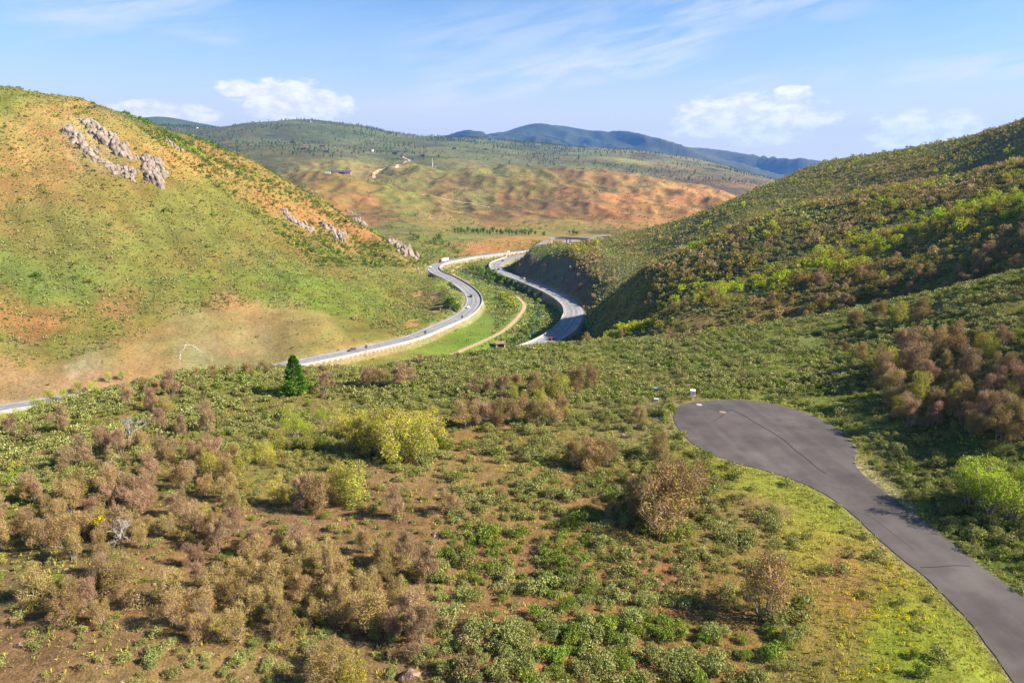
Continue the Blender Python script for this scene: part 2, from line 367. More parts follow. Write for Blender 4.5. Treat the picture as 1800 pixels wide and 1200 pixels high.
def foliage_mat(name, trans=.3, vary=.25):
    m, nt = new_mat(name); g = G(nt)
    o = g.n('ShaderNodeOutputMaterial')
    a = g.n('ShaderNodeAttribute', attribute_name='Col').outputs['Color']
    rnd = g.n('ShaderNodeObjectInfo').outputs['Random']
    hsv = g.n('ShaderNodeHueSaturation'); g.put(hsv.inputs['Color'], a)
    g.put(hsv.inputs['Hue'], g.math('MULTIPLY_ADD', rnd, .03, .485)); g.put(hsv.inputs['Value'], g.math('MULTIPLY_ADD', g.math('FRACT', g.math('MULTIPLY', rnd, 7.31)), 2 * vary, 1 - vary))
    d = g.n('ShaderNodeBsdfDiffuse'); t = g.n('ShaderNodeBsdfTranslucent'); x = g.n('ShaderNodeMixShader')
    g.put(d.inputs[0], hsv.outputs[0]); g.put(t.inputs[0], hsv.outputs[0]); x.inputs[0].default_value = trans
    g.put(x.inputs[1], d.outputs[0]); g.put(x.inputs[2], t.outputs[0]); g.put(o.inputs[0], x.outputs[0])
    return m

# ------------------------------------------------------------------ mesh helpers
def mesh_np(name, V, F, col=None, mat=None, smooth_=False):
    """V (n,3); F (m,k) faces all of k corners"""
    me = bpy.data.meshes.new(name); V = np.asarray(V, np.float32); F = np.asarray(F, np.int32)
    me.vertices.add(len(V)); me.vertices.foreach_set('co', V.ravel())
    k = F.shape[1]
    me.loops.add(F.size); me.loops.foreach_set('vertex_index', F.ravel())
    me.polygons.add(len(F)); me.polygons.foreach_set('loop_start', np.arange(0, F.size, k, dtype=np.int32))
    me.polygons.foreach_set('use_smooth', np.full(len(F), smooth_))
    me.update(calc_edges=True)
    if col is not None:
        a = me.color_attributes.new('Col', 'FLOAT_COLOR', 'POINT')
        c = np.ones((len(V), 4), np.float32); c[:, :3] = col; a.data.foreach_set('color', c.ravel())
    if mat: me.materials.append(mat)
    return me
def link(name, me, parent=None, loc=None, rz=0, scale=None):
    o = bpy.data.objects.new(name, me); COL.objects.link(o)
    if parent: o.parent = parent
    if loc is not None: o.location = loc
    o.rotation_euler = (0, 0, rz)
    if scale is not None: o.scale = scale if hasattr(scale, '__len__') else (scale,) * 3
    return o
def tag(o, label=None, cat=None, group=None, kind=None):
    for k, v in (('label', label), ('category', cat), ('group', group), ('kind', kind)):
        if v: o[k] = v
    return o
class MB:
    """collects boxes, prisms, tubes and blobs into one mesh"""
    def __init__(s): s.v = []; s.f = []
    def add(s, V, F):
        b = len(s.v); s.v += [tuple(map(float, p)) for p in V]; s.f += [tuple(b + i for i in f) for f in F]; return s
    def box(s, x0, x1, y0, y1, z0, z1):
        return s.add([(x0, y0, z0), (x1, y0, z0), (x1, y1, z0), (x0, y1, z0), (x0, y0, z1), (x1, y0, z1), (x1, y1, z1), (x0, y1, z1)],
                     [(3, 2, 1, 0), (4, 5, 6, 7), (0, 1, 5, 4), (1, 2, 6, 5), (2, 3, 7, 6), (3, 0, 4, 7)])
    def prism(s, prof, y0, y1, inset=0., top=None):
        """profile in x,z swept along y; points above `top` are pulled in by inset (tumblehome)"""
        n = len(prof)
        a = [(x, y0 + (inset if top is not None and z > top else 0), z) for x, z in prof]; b = [(x, y1 - (inset if top is not None and z > top else 0), z) for x, z in prof]
        return s.add(a + b, [tuple(range(n)), tuple(range(2 * n - 1, n - 1, -1))] + [(i, n + i, n + (i + 1) % n, (i + 1) % n) for i in range(n)])
    def tube(s, p, q, r0, r1, n=6):
        p = Vector(p); q = Vector(q); d = (q - p).normalized(); a = d.orthogonal().normalized(); b = d.cross(a)
        V = []
        for c, r in ((p, r0), (q, r1)):
            for i in range(n):
                t = 2 * math.pi * i / n; V.append(c + (a * math.cos(t) + b * math.sin(t)) * r)
        return s.add(V, [(i, (i + 1) % n, n + (i + 1) % n, n + i) for i in range(n)] + [tuple(range(n - 1, -1, -1)), tuple(range(n, 2 * n))])
    def mesh(s, name, mat):
        me = bpy.data.meshes.new(name); me.from_pydata(s.v, [], s.f); me.update()
        if mat: me.materials.append(mat)
        return me
    def build(s, name, mat, parent=None, loc=None, rz=0, bevel=0):
        o = link(name, s.mesh(name, mat), parent, loc, rz)
        if bevel:
            b = o.modifiers.new('bevel', 'BEVEL'); b.width = bevel; b.segments = 2; b.limit_method = 'ANGLE'
        return o

# ------------------------------------------------------------------ ground colours (what grows and lies there)
K_ALB = np.array([.46, .495, .59])
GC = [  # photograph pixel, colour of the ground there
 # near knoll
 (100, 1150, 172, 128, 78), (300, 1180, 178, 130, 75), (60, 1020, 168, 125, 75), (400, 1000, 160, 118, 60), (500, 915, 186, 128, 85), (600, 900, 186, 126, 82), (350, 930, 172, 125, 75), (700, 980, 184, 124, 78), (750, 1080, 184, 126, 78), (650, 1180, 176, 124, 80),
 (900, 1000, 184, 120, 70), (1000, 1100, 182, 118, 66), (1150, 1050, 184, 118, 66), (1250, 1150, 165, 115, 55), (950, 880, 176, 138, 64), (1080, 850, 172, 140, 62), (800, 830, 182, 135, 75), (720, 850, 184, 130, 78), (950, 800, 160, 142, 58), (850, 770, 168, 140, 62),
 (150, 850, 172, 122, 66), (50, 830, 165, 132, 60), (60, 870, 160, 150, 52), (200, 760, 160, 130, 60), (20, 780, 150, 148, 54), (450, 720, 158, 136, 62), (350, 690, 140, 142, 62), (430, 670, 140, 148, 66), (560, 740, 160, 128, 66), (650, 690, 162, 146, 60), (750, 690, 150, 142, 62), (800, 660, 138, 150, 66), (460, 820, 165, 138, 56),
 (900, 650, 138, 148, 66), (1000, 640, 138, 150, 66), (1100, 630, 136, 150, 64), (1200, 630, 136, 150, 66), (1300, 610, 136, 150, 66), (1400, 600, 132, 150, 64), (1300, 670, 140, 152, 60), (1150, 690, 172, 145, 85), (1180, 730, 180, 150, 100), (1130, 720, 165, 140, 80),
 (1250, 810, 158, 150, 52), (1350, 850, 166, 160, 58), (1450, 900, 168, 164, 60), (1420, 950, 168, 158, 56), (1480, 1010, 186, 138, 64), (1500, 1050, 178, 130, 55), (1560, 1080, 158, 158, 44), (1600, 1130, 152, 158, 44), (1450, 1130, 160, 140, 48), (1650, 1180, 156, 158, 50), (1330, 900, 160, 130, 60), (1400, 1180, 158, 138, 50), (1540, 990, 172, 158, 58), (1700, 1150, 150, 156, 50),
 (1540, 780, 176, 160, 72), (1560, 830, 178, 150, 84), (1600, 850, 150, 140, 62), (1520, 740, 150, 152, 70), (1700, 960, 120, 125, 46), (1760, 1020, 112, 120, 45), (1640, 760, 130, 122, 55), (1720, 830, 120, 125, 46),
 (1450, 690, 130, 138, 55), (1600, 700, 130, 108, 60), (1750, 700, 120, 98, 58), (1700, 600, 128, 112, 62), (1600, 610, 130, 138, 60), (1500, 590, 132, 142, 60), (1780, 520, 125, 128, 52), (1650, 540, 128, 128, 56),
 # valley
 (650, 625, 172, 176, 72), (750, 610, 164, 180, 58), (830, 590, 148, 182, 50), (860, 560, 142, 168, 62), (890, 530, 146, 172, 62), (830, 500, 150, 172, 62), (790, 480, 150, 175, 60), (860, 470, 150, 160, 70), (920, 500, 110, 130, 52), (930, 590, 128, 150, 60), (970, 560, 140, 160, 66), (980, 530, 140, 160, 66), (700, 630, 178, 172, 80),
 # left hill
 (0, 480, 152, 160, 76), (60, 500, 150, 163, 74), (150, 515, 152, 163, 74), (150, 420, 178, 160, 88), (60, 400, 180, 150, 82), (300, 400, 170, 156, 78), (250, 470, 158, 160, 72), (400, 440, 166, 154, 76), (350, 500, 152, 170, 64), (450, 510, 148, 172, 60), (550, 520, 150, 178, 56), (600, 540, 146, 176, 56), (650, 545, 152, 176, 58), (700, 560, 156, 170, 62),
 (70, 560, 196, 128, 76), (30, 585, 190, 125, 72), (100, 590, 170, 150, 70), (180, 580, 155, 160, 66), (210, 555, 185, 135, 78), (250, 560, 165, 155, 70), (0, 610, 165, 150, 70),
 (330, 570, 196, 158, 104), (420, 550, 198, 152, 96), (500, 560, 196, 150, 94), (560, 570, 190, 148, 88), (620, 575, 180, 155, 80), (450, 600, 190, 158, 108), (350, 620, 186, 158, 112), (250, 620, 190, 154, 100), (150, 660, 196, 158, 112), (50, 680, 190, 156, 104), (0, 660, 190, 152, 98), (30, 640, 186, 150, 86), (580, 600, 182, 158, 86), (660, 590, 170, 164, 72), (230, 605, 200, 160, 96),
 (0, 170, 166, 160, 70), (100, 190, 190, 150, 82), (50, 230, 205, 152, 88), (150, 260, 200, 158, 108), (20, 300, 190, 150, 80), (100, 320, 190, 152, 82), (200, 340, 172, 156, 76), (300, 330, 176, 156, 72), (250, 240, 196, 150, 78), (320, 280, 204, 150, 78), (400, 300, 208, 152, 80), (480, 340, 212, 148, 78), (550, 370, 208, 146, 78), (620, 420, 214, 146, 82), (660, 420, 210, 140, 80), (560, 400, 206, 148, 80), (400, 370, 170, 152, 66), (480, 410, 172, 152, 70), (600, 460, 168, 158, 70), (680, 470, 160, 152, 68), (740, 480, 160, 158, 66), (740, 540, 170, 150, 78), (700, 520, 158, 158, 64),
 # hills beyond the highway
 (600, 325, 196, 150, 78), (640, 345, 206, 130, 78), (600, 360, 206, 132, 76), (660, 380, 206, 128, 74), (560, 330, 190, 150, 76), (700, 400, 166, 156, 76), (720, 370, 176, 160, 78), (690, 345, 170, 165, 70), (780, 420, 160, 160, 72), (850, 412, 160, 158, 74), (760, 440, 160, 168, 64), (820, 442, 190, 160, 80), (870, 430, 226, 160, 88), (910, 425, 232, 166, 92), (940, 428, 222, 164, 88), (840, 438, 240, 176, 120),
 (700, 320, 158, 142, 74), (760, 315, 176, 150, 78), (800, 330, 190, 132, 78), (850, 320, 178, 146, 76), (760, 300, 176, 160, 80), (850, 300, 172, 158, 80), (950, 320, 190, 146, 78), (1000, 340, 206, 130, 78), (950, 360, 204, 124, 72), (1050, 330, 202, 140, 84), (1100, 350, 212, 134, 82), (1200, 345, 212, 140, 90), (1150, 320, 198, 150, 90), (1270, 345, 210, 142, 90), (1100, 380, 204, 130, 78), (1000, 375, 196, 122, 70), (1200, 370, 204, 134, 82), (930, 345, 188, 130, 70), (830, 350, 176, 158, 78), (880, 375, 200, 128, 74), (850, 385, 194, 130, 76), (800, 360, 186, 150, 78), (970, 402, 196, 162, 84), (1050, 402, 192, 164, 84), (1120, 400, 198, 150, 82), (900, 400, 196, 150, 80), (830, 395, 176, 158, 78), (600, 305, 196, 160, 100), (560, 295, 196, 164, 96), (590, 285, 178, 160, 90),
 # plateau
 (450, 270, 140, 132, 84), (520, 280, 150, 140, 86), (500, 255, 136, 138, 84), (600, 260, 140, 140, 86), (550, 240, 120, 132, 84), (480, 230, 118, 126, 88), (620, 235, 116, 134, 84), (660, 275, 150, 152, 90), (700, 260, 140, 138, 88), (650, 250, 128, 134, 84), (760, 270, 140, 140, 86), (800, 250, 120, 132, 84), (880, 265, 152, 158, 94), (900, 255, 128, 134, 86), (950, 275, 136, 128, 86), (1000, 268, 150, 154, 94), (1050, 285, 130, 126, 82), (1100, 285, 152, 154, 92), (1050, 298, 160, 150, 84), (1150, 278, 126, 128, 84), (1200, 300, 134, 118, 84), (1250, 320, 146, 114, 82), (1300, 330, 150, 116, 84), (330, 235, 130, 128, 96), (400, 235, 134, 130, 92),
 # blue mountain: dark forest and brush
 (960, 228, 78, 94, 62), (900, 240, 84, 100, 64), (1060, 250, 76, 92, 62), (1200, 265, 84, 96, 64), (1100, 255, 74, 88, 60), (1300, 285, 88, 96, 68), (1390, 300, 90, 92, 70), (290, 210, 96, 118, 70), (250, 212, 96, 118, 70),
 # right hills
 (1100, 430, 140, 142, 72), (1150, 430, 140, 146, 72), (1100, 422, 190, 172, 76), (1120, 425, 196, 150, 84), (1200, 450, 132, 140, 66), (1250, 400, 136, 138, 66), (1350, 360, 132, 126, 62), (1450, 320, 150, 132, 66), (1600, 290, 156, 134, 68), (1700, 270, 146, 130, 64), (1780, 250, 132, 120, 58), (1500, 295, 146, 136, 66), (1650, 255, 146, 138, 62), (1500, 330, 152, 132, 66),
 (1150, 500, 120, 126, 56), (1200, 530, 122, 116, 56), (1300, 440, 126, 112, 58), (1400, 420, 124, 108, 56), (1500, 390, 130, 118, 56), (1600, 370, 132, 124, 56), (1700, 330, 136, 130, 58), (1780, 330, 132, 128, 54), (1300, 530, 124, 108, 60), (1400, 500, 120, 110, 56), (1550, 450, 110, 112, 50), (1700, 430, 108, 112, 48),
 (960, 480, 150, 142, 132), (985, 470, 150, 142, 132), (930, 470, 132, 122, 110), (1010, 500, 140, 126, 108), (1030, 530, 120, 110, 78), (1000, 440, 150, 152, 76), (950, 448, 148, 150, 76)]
GCxy = []; GCc = []
for u, v, r_, g_, b_ in GC:
    x, y, z = at(u, v); GCxy.append((2 * math.atan2(x, y), math.log(math.hypot(x, y)))); GCc.append((r_, g_, b_))
GCxy = np.array(GCxy); GCc = np.array(GCc, float)
_v = np.array([g_[1] for g_ in GC]); _m = np.where(_v < 655, .30, .42)[:, None]
_m = np.where(np.array([(g_[1] > 655 and g_[3] > g_[2] - 14) for g_ in GC])[:, None], .10, _m)
GCc = GCc * (1 - _m) + np.where(_v[:, None] < 655, np.array([[162, 144, 90.]]), np.array([[164, 138, 100.]])) * _m
GCc[_v < 292] *= 1.06
_e = np.array([(312 < g_[1] < 396 and g_[0] > 560 and g_[2] > 170) for g_ in GC])[:, None]; GCc = np.where(_e, GCc * .76 + np.array([[168, 146, 82.]]) * .24, GCc)
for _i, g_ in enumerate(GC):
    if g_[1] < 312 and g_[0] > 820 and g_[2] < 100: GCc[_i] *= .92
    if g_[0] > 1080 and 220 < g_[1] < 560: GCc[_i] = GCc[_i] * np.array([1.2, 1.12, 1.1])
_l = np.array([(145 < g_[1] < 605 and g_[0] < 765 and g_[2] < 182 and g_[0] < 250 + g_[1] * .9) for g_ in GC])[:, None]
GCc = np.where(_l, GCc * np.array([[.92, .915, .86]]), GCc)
GCc = lin(np.minimum(GCc, 250)) * K_ALB
def ground_colour(x, y):
    sh = x.shape; x = x.ravel(); y = y.ravel()
    r = np.hypot(x, y); a = 2 * np.arctan2(x, y); l = np.log(r)
    wv = np.clip(r * .035, 3, 400)
    a = a + .030 * fbm(x / wv.clip(6), y / wv.clip(6), 2) ; l = l + .03 * fbm(x / wv.clip(6) + 40, y / wv.clip(6), 2)
    out = np.empty((len(x), 3), np.float32)
    for i in range(0, len(x), 30000):
        d2 = (a[i:i + 30000, None] - GCxy[None, :, 0]) ** 2 + (l[i:i + 30000, None] - GCxy[None, :, 1]) ** 2 + 2e-5
        w = d2 ** -2.0
        out[i:i + 30000] = (w @ GCc) / w.sum(1)[:, None]
    return out.reshape(sh + (3,))
ci, cj = coarse(RR, 2), coarse(AZ, 2)
gc = ground_colour(GX[np.ix_(ci, cj)], GY[np.ix_(ci, cj)])
def up2(g):
    t = np.stack([np.interp(np.arange(len(AZ)), cj, g[i]) for i in range(len(ci))])
    w = np.interp(np.arange(len(RR)), ci, np.arange(len(ci))); i0 = np.minimum(w.astype(int), len(ci) - 2); f = (w - i0)[:, None]
    return t[i0] * (1 - f) + t[i0 + 1] * f
GCOL = np.stack([up2(gc[..., k]) for k in range(3)], -1)
# bare banks and scars
BARE = [([(806, 449), (822, 436), (850, 424), (880, 418.5), (925, 417.5), (942, 424), (932, 437), (880, 445.5)], (222, 152, 88), 820, 1250), ([(836, 447), (845, 436), (858, 434), (866, 444)], (236, 180, 130), 820, 1250),
        ([(640, 402), (655, 404), (690, 420), (688, 428), (665, 418)], (216, 134, 86), 500, 1000), ([(752, 518), (772, 512), (776, 522), (760, 526)], (222, 178, 128), 420, 720), ([(757, 540), (778, 536), (776, 548), (760, 552)], (218, 162, 108), 420, 720), ([(708, 566), (738, 560), (735, 574), (715, 576)], (220, 158, 100), 380, 620),
        ([(725, 515), (745, 510), (742, 520), (728, 522)], (212, 172, 118), 420, 720), ([(1098, 419), (1126, 418), (1122, 428), (1102, 428)], (206, 160, 84), 500, 1100), ([(862, 334), (900, 345), (940, 380), (900, 372)], (176, 116, 74), 1300, 2200),
        ([(733, 372), (790, 376), (800, 386), (740, 386)], (222, 168, 110), 1100, 1700), ([(112, 640), (150, 632), (165, 655), (120, 668)], (198, 170, 128), 380, 480)]
for P_, c_, r0_, r1_ in BARE:
    m_ = (GR > r0_) & (GR < r1_) & (np.abs(GA) < R(42))
    u_, v_ = project(GX[m_], GY[m_], GZ[m_]); w_ = GR[m_] / 1200.
    u_ = u_ + 5 * fbm(GX[m_] / 9, GY[m_] / 9, 3); v_ = v_ + 2.5 * fbm(GX[m_] / 9 + 30, GY[m_] / 9, 3)
    k_ = in_poly(u_, v_, np.array(P_, float)) * sstep(-.28, -.02, fbm(GX[m_] / 7, GY[m_] / 7, 3)) * (.8 + .2 * np.clip(fbm(GX[m_] / 3, GY[m_] / 3, 2), -1, 1)); k_ = k_[:, None]
    GCOL[m_] = GCOL[m_] * (1 - k_) + k_ * lin(c_) * K_ALB
# the gravel verge of the highway and the worn shoulder of the street
vg = (1 - sstep(.5, 4.5, DROAD))[..., None]
GCOL = GCOL * (1 - vg) + vg * (lin((196, 170, 128)) * K_ALB)
vg = ((1 - sstep(.1, .9, DST + .35 * fbm(GX / 2, GY / 2, 2))) * .55)[..., None]
GCOL = GCOL * (1 - vg) + vg * (lin((176, 156, 118)) * K_ALB)
gp = np.array([at(u, v)[:2] for u, v in [(1500, 800), (1508, 815), (1525, 832), (1550, 852), (1575, 872), (1600, 890)]])
m_ = (GR < 140) & (GR > 70)
d_, _z, _s = dist_line(GX[m_], GY[m_], gp)
k_ = (1 - sstep(.3, 1.5, d_ + .5 * perlin(GX[m_] / 1.1, GY[m_] / 1.1)))[:, None]
GCOL[m_] = GCOL[m_] * (1 - k_) + k_ * lin((206, 176, 136)) * K_ALB
# how much brush the far slopes carry (real shrubs stand nearer than about 1 km)
VEG = np.zeros(GZ.shape)
VEG = np.where(np.isin(LAYER, (5,)), .50 + .32 * fbm(GX / 160, GY / 160, 3), VEG)
VEG = np.where(LAYER == 6, .64 + .40 * fbm(GX / 420, GY / 260, 4), VEG)
VEG = np.where(LAYER == 7, .62 + .3 * fbm(GX / 900, GY / 900, 3), VEG)
VEG = np.where(np.isin(LAYER, (1, 2, 3, 4)), .30 + .25 * fbm(GX / 60, GY / 60, 3), VEG)
VEG = np.where(LAYER == 0, .18 + .2 * fbm(GX / 15, GY / 15, 3), VEG)
VEG = np.where(LAYER == 8, .2, VEG)

nr, na = GZ.shape
V = np.stack([GX, GY, GZ], -1).reshape(-1, 3)
i = np.arange(nr * na).reshape(nr, na)
F = np.stack([i[:-1, :-1], i[:-1, 1:], i[1:, 1:], i[1:, :-1]], -1).reshape(-1, 4)[:, ::-1]
gm, nt = new_mat('ground_soil_and_grass'); g = G(nt)
o_ = g.n('ShaderNodeOutputMaterial'); p_ = g.n('ShaderNodeBsdfPrincipled'); p_.inputs['Roughness'].default_value = .95; p_.inputs['Specular IOR Level'].default_value = .1
pos = g.n('ShaderNodeTexCoord').outputs['Object']
base = g.n('ShaderNodeAttribute', attribute_name='Col').outputs['Color']
veg = g.n('ShaderNodeAttribute', attribute_name='veg').outputs['Fac']
n_big = g.noise(pos, .045, 4, .62); n_mid = g.noise(pos, .7, 3, .65); n_fine = g.noise(pos, 5., 2, .7)
k1 = g.math('ADD', g.ramp(n_big, .3, .7, .80, 1.2), g.ramp(n_mid, .3, .7, -.22, .22)); k1 = g.math('ADD', k1, g.ramp(n_fine, .3, .7, -.30, .30))
sc = g.n('ShaderNodeVectorMath', operation='SCALE'); g.put(sc.inputs[0], base); g.put(sc.inputs['Scale'], k1)
# redder and greener drifts
drift = g.mix(g.ramp(g.noise(pos, .018, 4, .6), .40, .62), g.mix(1., sc.outputs[0], (.86, 1.0, .80, 1), 'MULTIPLY'), g.mix(1., sc.outputs[0], (1.06, .93, .86, 1), 'MULTIPLY'))
lit_ = g.ramp(g.noise(pos, 1.7, 4, .72, .5), .52, .63, 0, .42)
drift = g.mix(lit_, drift, g.mix(1., drift, (.50, .48, .44, 1), 'MULTIPLY'))
pale_ = g.ramp(g.noise(pos, 7.5, 2, .7), .64, .72, 0, .5)
drift = g.mix(pale_, drift, g.mix(1., drift, (1.5, 1.5, 1.6, 1), 'MULTIPLY'))
# brush on the far slopes
n_patch = g.noise(pos, .035, 4, .7)
spk = g.math('ADD', g.noise(pos, .33, 3, .75), g.math('MULTIPLY', g.math('SUBTRACT', n_patch, .5), .8))
f_v = g.ramp(spk, g.math('SUBTRACT', .86, g.math('MULTIPLY', veg, .55)), g.math('SUBTRACT', .94, g.math('MULTIPLY', veg, .55)))
bcol = g.mix(g.ramp(g.noise(pos, .0045, 3), .45, .6), g.mix(g.ramp(n_patch, .4, .6), (.030, .038, .011, 1), (.062, .048, .026, 1)), (.045, .052, .024, 1))
far_ = g.n('ShaderNodeAttribute', attribute_name='far').outputs['Fac']
f2 = g.ramp(g.math('ADD', g.noise(pos, .028, 5, .72, .4), g.math('MULTIPLY', g.math('SUBTRACT', g.noise(pos, .005, 3, .6), .5), .9)), g.math('SUBTRACT', .80, g.math('MULTIPLY', veg, .5)), g.math('SUBTRACT', .92, g.math('MULTIPLY', veg, .5)))
fv = g.math('MAXIMUM', g.math('MULTIPLY', f_v, .85), g.math('MULTIPLY', g.math('MULTIPLY', f2, far_), .64))
g.put(p_.inputs['Base Color'], g.mix(fv, drift, bcol))
bmp = g.n('ShaderNodeBump'); bmp.inputs['Strength'].default_value = .5; bmp.inputs['Distance'].default_value = .35
g.put(bmp.inputs['Height'], g.math('ADD', g.noise(pos, .7, 3, .65), g.math('MULTIPLY', g.noise(pos, 5., 1, .7), .4)))
g.put(p_.inputs['Normal'], bmp.outputs[0]); g.put(o_.inputs[0], p_.outputs[0])
me = mesh_np('ground', V, F, GCOL.reshape(-1, 3), gm, True)
fa = me.attributes.new('far', 'FLOAT', 'POINT'); fa.data.foreach_set('value', np.select([LAYER == 7, LAYER == 6, LAYER == 5], [.7, .78, .9], 0.).ravel().astype(np.float32))
at_ = me.attributes.new('veg', 'FLOAT', 'POINT'); at_.data.foreach_set('value', VEG.ravel().astype(np.float32))
ground = tag(link('ground', me), 'rolling sagebrush hills with red soil around a highway valley', None, None, 'structure')

# ------------------------------------------------------------------ roads, walls, trails
def offset(L, d):
    """polyline shifted sideways (to its right for d > 0)"""
    t = np.gradient(L[:, :2], axis=0); t /= np.linalg.norm(t, axis=1)[:, None] + 1e-9
    o = L.copy(); o[:, 0] += t[:, 1] * d; o[:, 1] -= t[:, 0] * d; return o
def strip(A, B, dz=0.):
    n = len(A); V_ = np.concatenate([A, B]); V_[:, 2] += dz
    i = np.arange(n - 1); return V_, np.stack([i, n + i, n + i + 1, i + 1], 1)
def ribbon(name, L, a, b, dz, mat, parent=None):
    V_, F_ = strip(offset(L, a), offset(L, b), dz); return link(name, mesh_np(name, V_, F_[:, ::-1] if b < a else F_, None, mat), parent)
def resample(L, step):
    s = np.concatenate([[0], np.cumsum(np.linalg.norm(np.diff(L[:, :2], axis=0), axis=1))])
    q = np.arange(0, s[-1], step); return np.stack([np.interp(q, s, L[:, k]) for k in range(L.shape[1])], 1)
def grey_road(name, rgb, streak, worn=False):
    m, nt = new_mat(name); g = G(nt)
    o = g.n('ShaderNodeOutputMaterial'); p = g.n('ShaderNodeBsdfPrincipled'); p.inputs['Roughness'].default_value = .85; p.inputs['Specular IOR Level'].default_value = .2
    pos = g.n('ShaderNodeTexCoord').outputs['Object']
    k = g.math('ADD', g.ramp(g.noise(pos, .35, 5, .65), .3, .7, 1 - streak, 1 + streak), g.ramp(g.noise(pos, 14., 3, .7), .3, .7, -streak, streak))
    k = g.math('ADD', k, g.ramp(g.noise(pos, .07, 3, .6), .35, .65, -streak * 1.2, streak * 1.2))
    if worn:      # tyre polish along the street, patches and oil stains
        mp = g.n('ShaderNodeMapping', vector_type='TEXTURE'); mp.inputs['Rotation'].default_value = (0, 0, -STREET_DIR); mp.inputs['Scale'].default_value = (30, 1.6, 1); g.put(mp.inputs['Vector'], pos)
        k = g.math('ADD', k, g.ramp(g.noise(mp.outputs[0], 1., 3, .5), .35, .65, -.08, .08))
        k = g.math('ADD', k, g.ramp(g.noise(pos, 1.4, 4, .75), .62, .72, 0, -.14))
        k = g.math('ADD', k, g.ramp(g.noise(pos, .16, 3, .6), .45, .7, -.06, .22))
        k = g.math('ADD', k, g.ramp(g.noise(pos, 38., 2, .8), .35, .65, -.16, .16))
    c = g.n('ShaderNodeVectorMath', operation='SCALE'); c.inputs[0].default_value = rgb; g.put(c.inputs['Scale'], k)
    g.put(p.inputs['Base Color'], c.outputs[0])
    b = g.n('ShaderNodeBump'); b.inputs['Strength'].default_value = .3; b.inputs['Distance'].default_value = .02
    g.put(b.inputs['Height'], g.noise(pos, 30., 2, .7)); g.put(p.inputs['Normal'], b.outputs[0]); g.put(o.inputs[0], p.outputs[0]); return m
_p = [np.array(on_plane(u, v, 0.)) for u, v in ((1420, 830), (1720, 1080))]; STREET_DIR = -math.atan2(_p[1][1] - _p[0][1], _p[1][0] - _p[0][0])
M_conc_road = grey_road('highway_concrete', (.26, .25, .245), .12)
M_asph = grey_road('weathered_asphalt', (.086, .073, .067), .12, True)
M_paint = simple('white_road_paint', (.62, .62, .60), .7)
M_yel = simple('yellow_road_paint', (.55, .36, .06), .7)
M_lane = simple('tyre_darkened_concrete', (.20, .193, .19), .85, 0, .6, .2)
M_wall = simple('pale_concrete', (.36, .345, .31), .85, 0, .8, .14)
M_dirt = simple('pale_dirt_track', (.36, .24, .135), .95, 0, .7, .25)
M_dirt2 = simple('graded_dirt_road', (.42, .30, .19), .95, 0, .05, .2)
M_crack = simple('crack_sealant', (.028, .026, .027), .6)
M_steel = simple('galvanised_steel', (.32, .33, .34), .5, .6)
M_dark = simple('dark_metal', (.03, .03, .032), .5)

def highway(L, w, name, label, wall_side):
    road = tag(ribbon(name, L, -w, w, 0.0, M_conc_road), label, None, None, 'structure')
    ribbon('edge_line', L, -w + 1.0, -w + 1.2, .012, M_paint if wall_side > 0 else M_yel, road)
    ribbon('edge_line', L, w - (1.2 if wall_side > 0 else 2.9), w - (1.0 if wall_side > 0 else 2.7), .012, M_paint, road)
    for off in (-1.9, 1.7):
        ribbon('wheel_track', L, off - .9, off + .9, .006, M_lane, road)
    s = resample(L, 1.0); V_ = []; F_ = []
    for k in range(0, len(s) - 4, 12):
        q = s[k:k + 4]; a, b = strip(offset(q, -.35), offset(q, -.15), .016)
        F_ += [tuple(i + len(V_) for i in f) for f in b]; V_ += [tuple(p) for p in a]
    link('lane_dashes', mesh_np('lane_dashes', V_, F_, None, M_paint), road)
    return road
hw1 = highway(left_road, W_L, 'highway', 'pale concrete highway carriageway bending along the foot of the rocky hill', 1)
hw2 = highway(right_road, W_R, 'highway', 'pale concrete highway carriageway curving below the dark cut slope', 1)
rp_i = np.nonzero(ramp[:, 2] > -56.4)[0]
slip = tag(ribbon('slip_road', ramp[:rp_i[0] + 1], -W_RAMP, W_RAMP, .02, M_conc_road), 'short slip road climbing from the highway to the overpass', None, None, 'structure')

# retaining walls with a parapet on the valley side
def parapet(L, off, top, bottom, thick, name, label, cat):
    A = offset(L, off); B = offset(L, off + thick)
    n = len(A); V_ = np.concatenate([A, A, B, B]); V_[:n, 2] += bottom * .1; V_[n:2 * n, 2] += top; V_[2 * n:3 * n, 2] += top; V_[3 * n:, 2] += bottom
    i = np.arange(n - 1)
    q = lambda a, b: np.stack([a * n + i, b * n + i, b * n + i + 1, a * n + i + 1], 1)
    F_ = np.concatenate([q(0, 1)[:, ::-1], q(1, 2)[:, ::-1], q(2, 3)[:, ::-1]])
    o = link(name, mesh_np(name, V_, F_, None, M_wall)); return tag(o, label, cat)
i1 = np.argmin(np.hypot(*(left_road[:, :2] - np.array(on_plane(977, 431, -64))).T))
wallA = parapet(left_road[:i1], W_L + .1, 1.0, -3.6, .5, 'retaining_wall', 'long white concrete retaining wall and parapet along the left carriageway', 'wall')
j1 = np.argmin(np.hypot(*(right_road[:, :2] - np.array(on_plane(905, 452, -66))).T))
wallB = parapet(right_road[:j1], -W_R - .6, .95, -3.4, .5, 'retaining_wall', 'concrete retaining wall on the creek side of the right carriageway', 'wall')

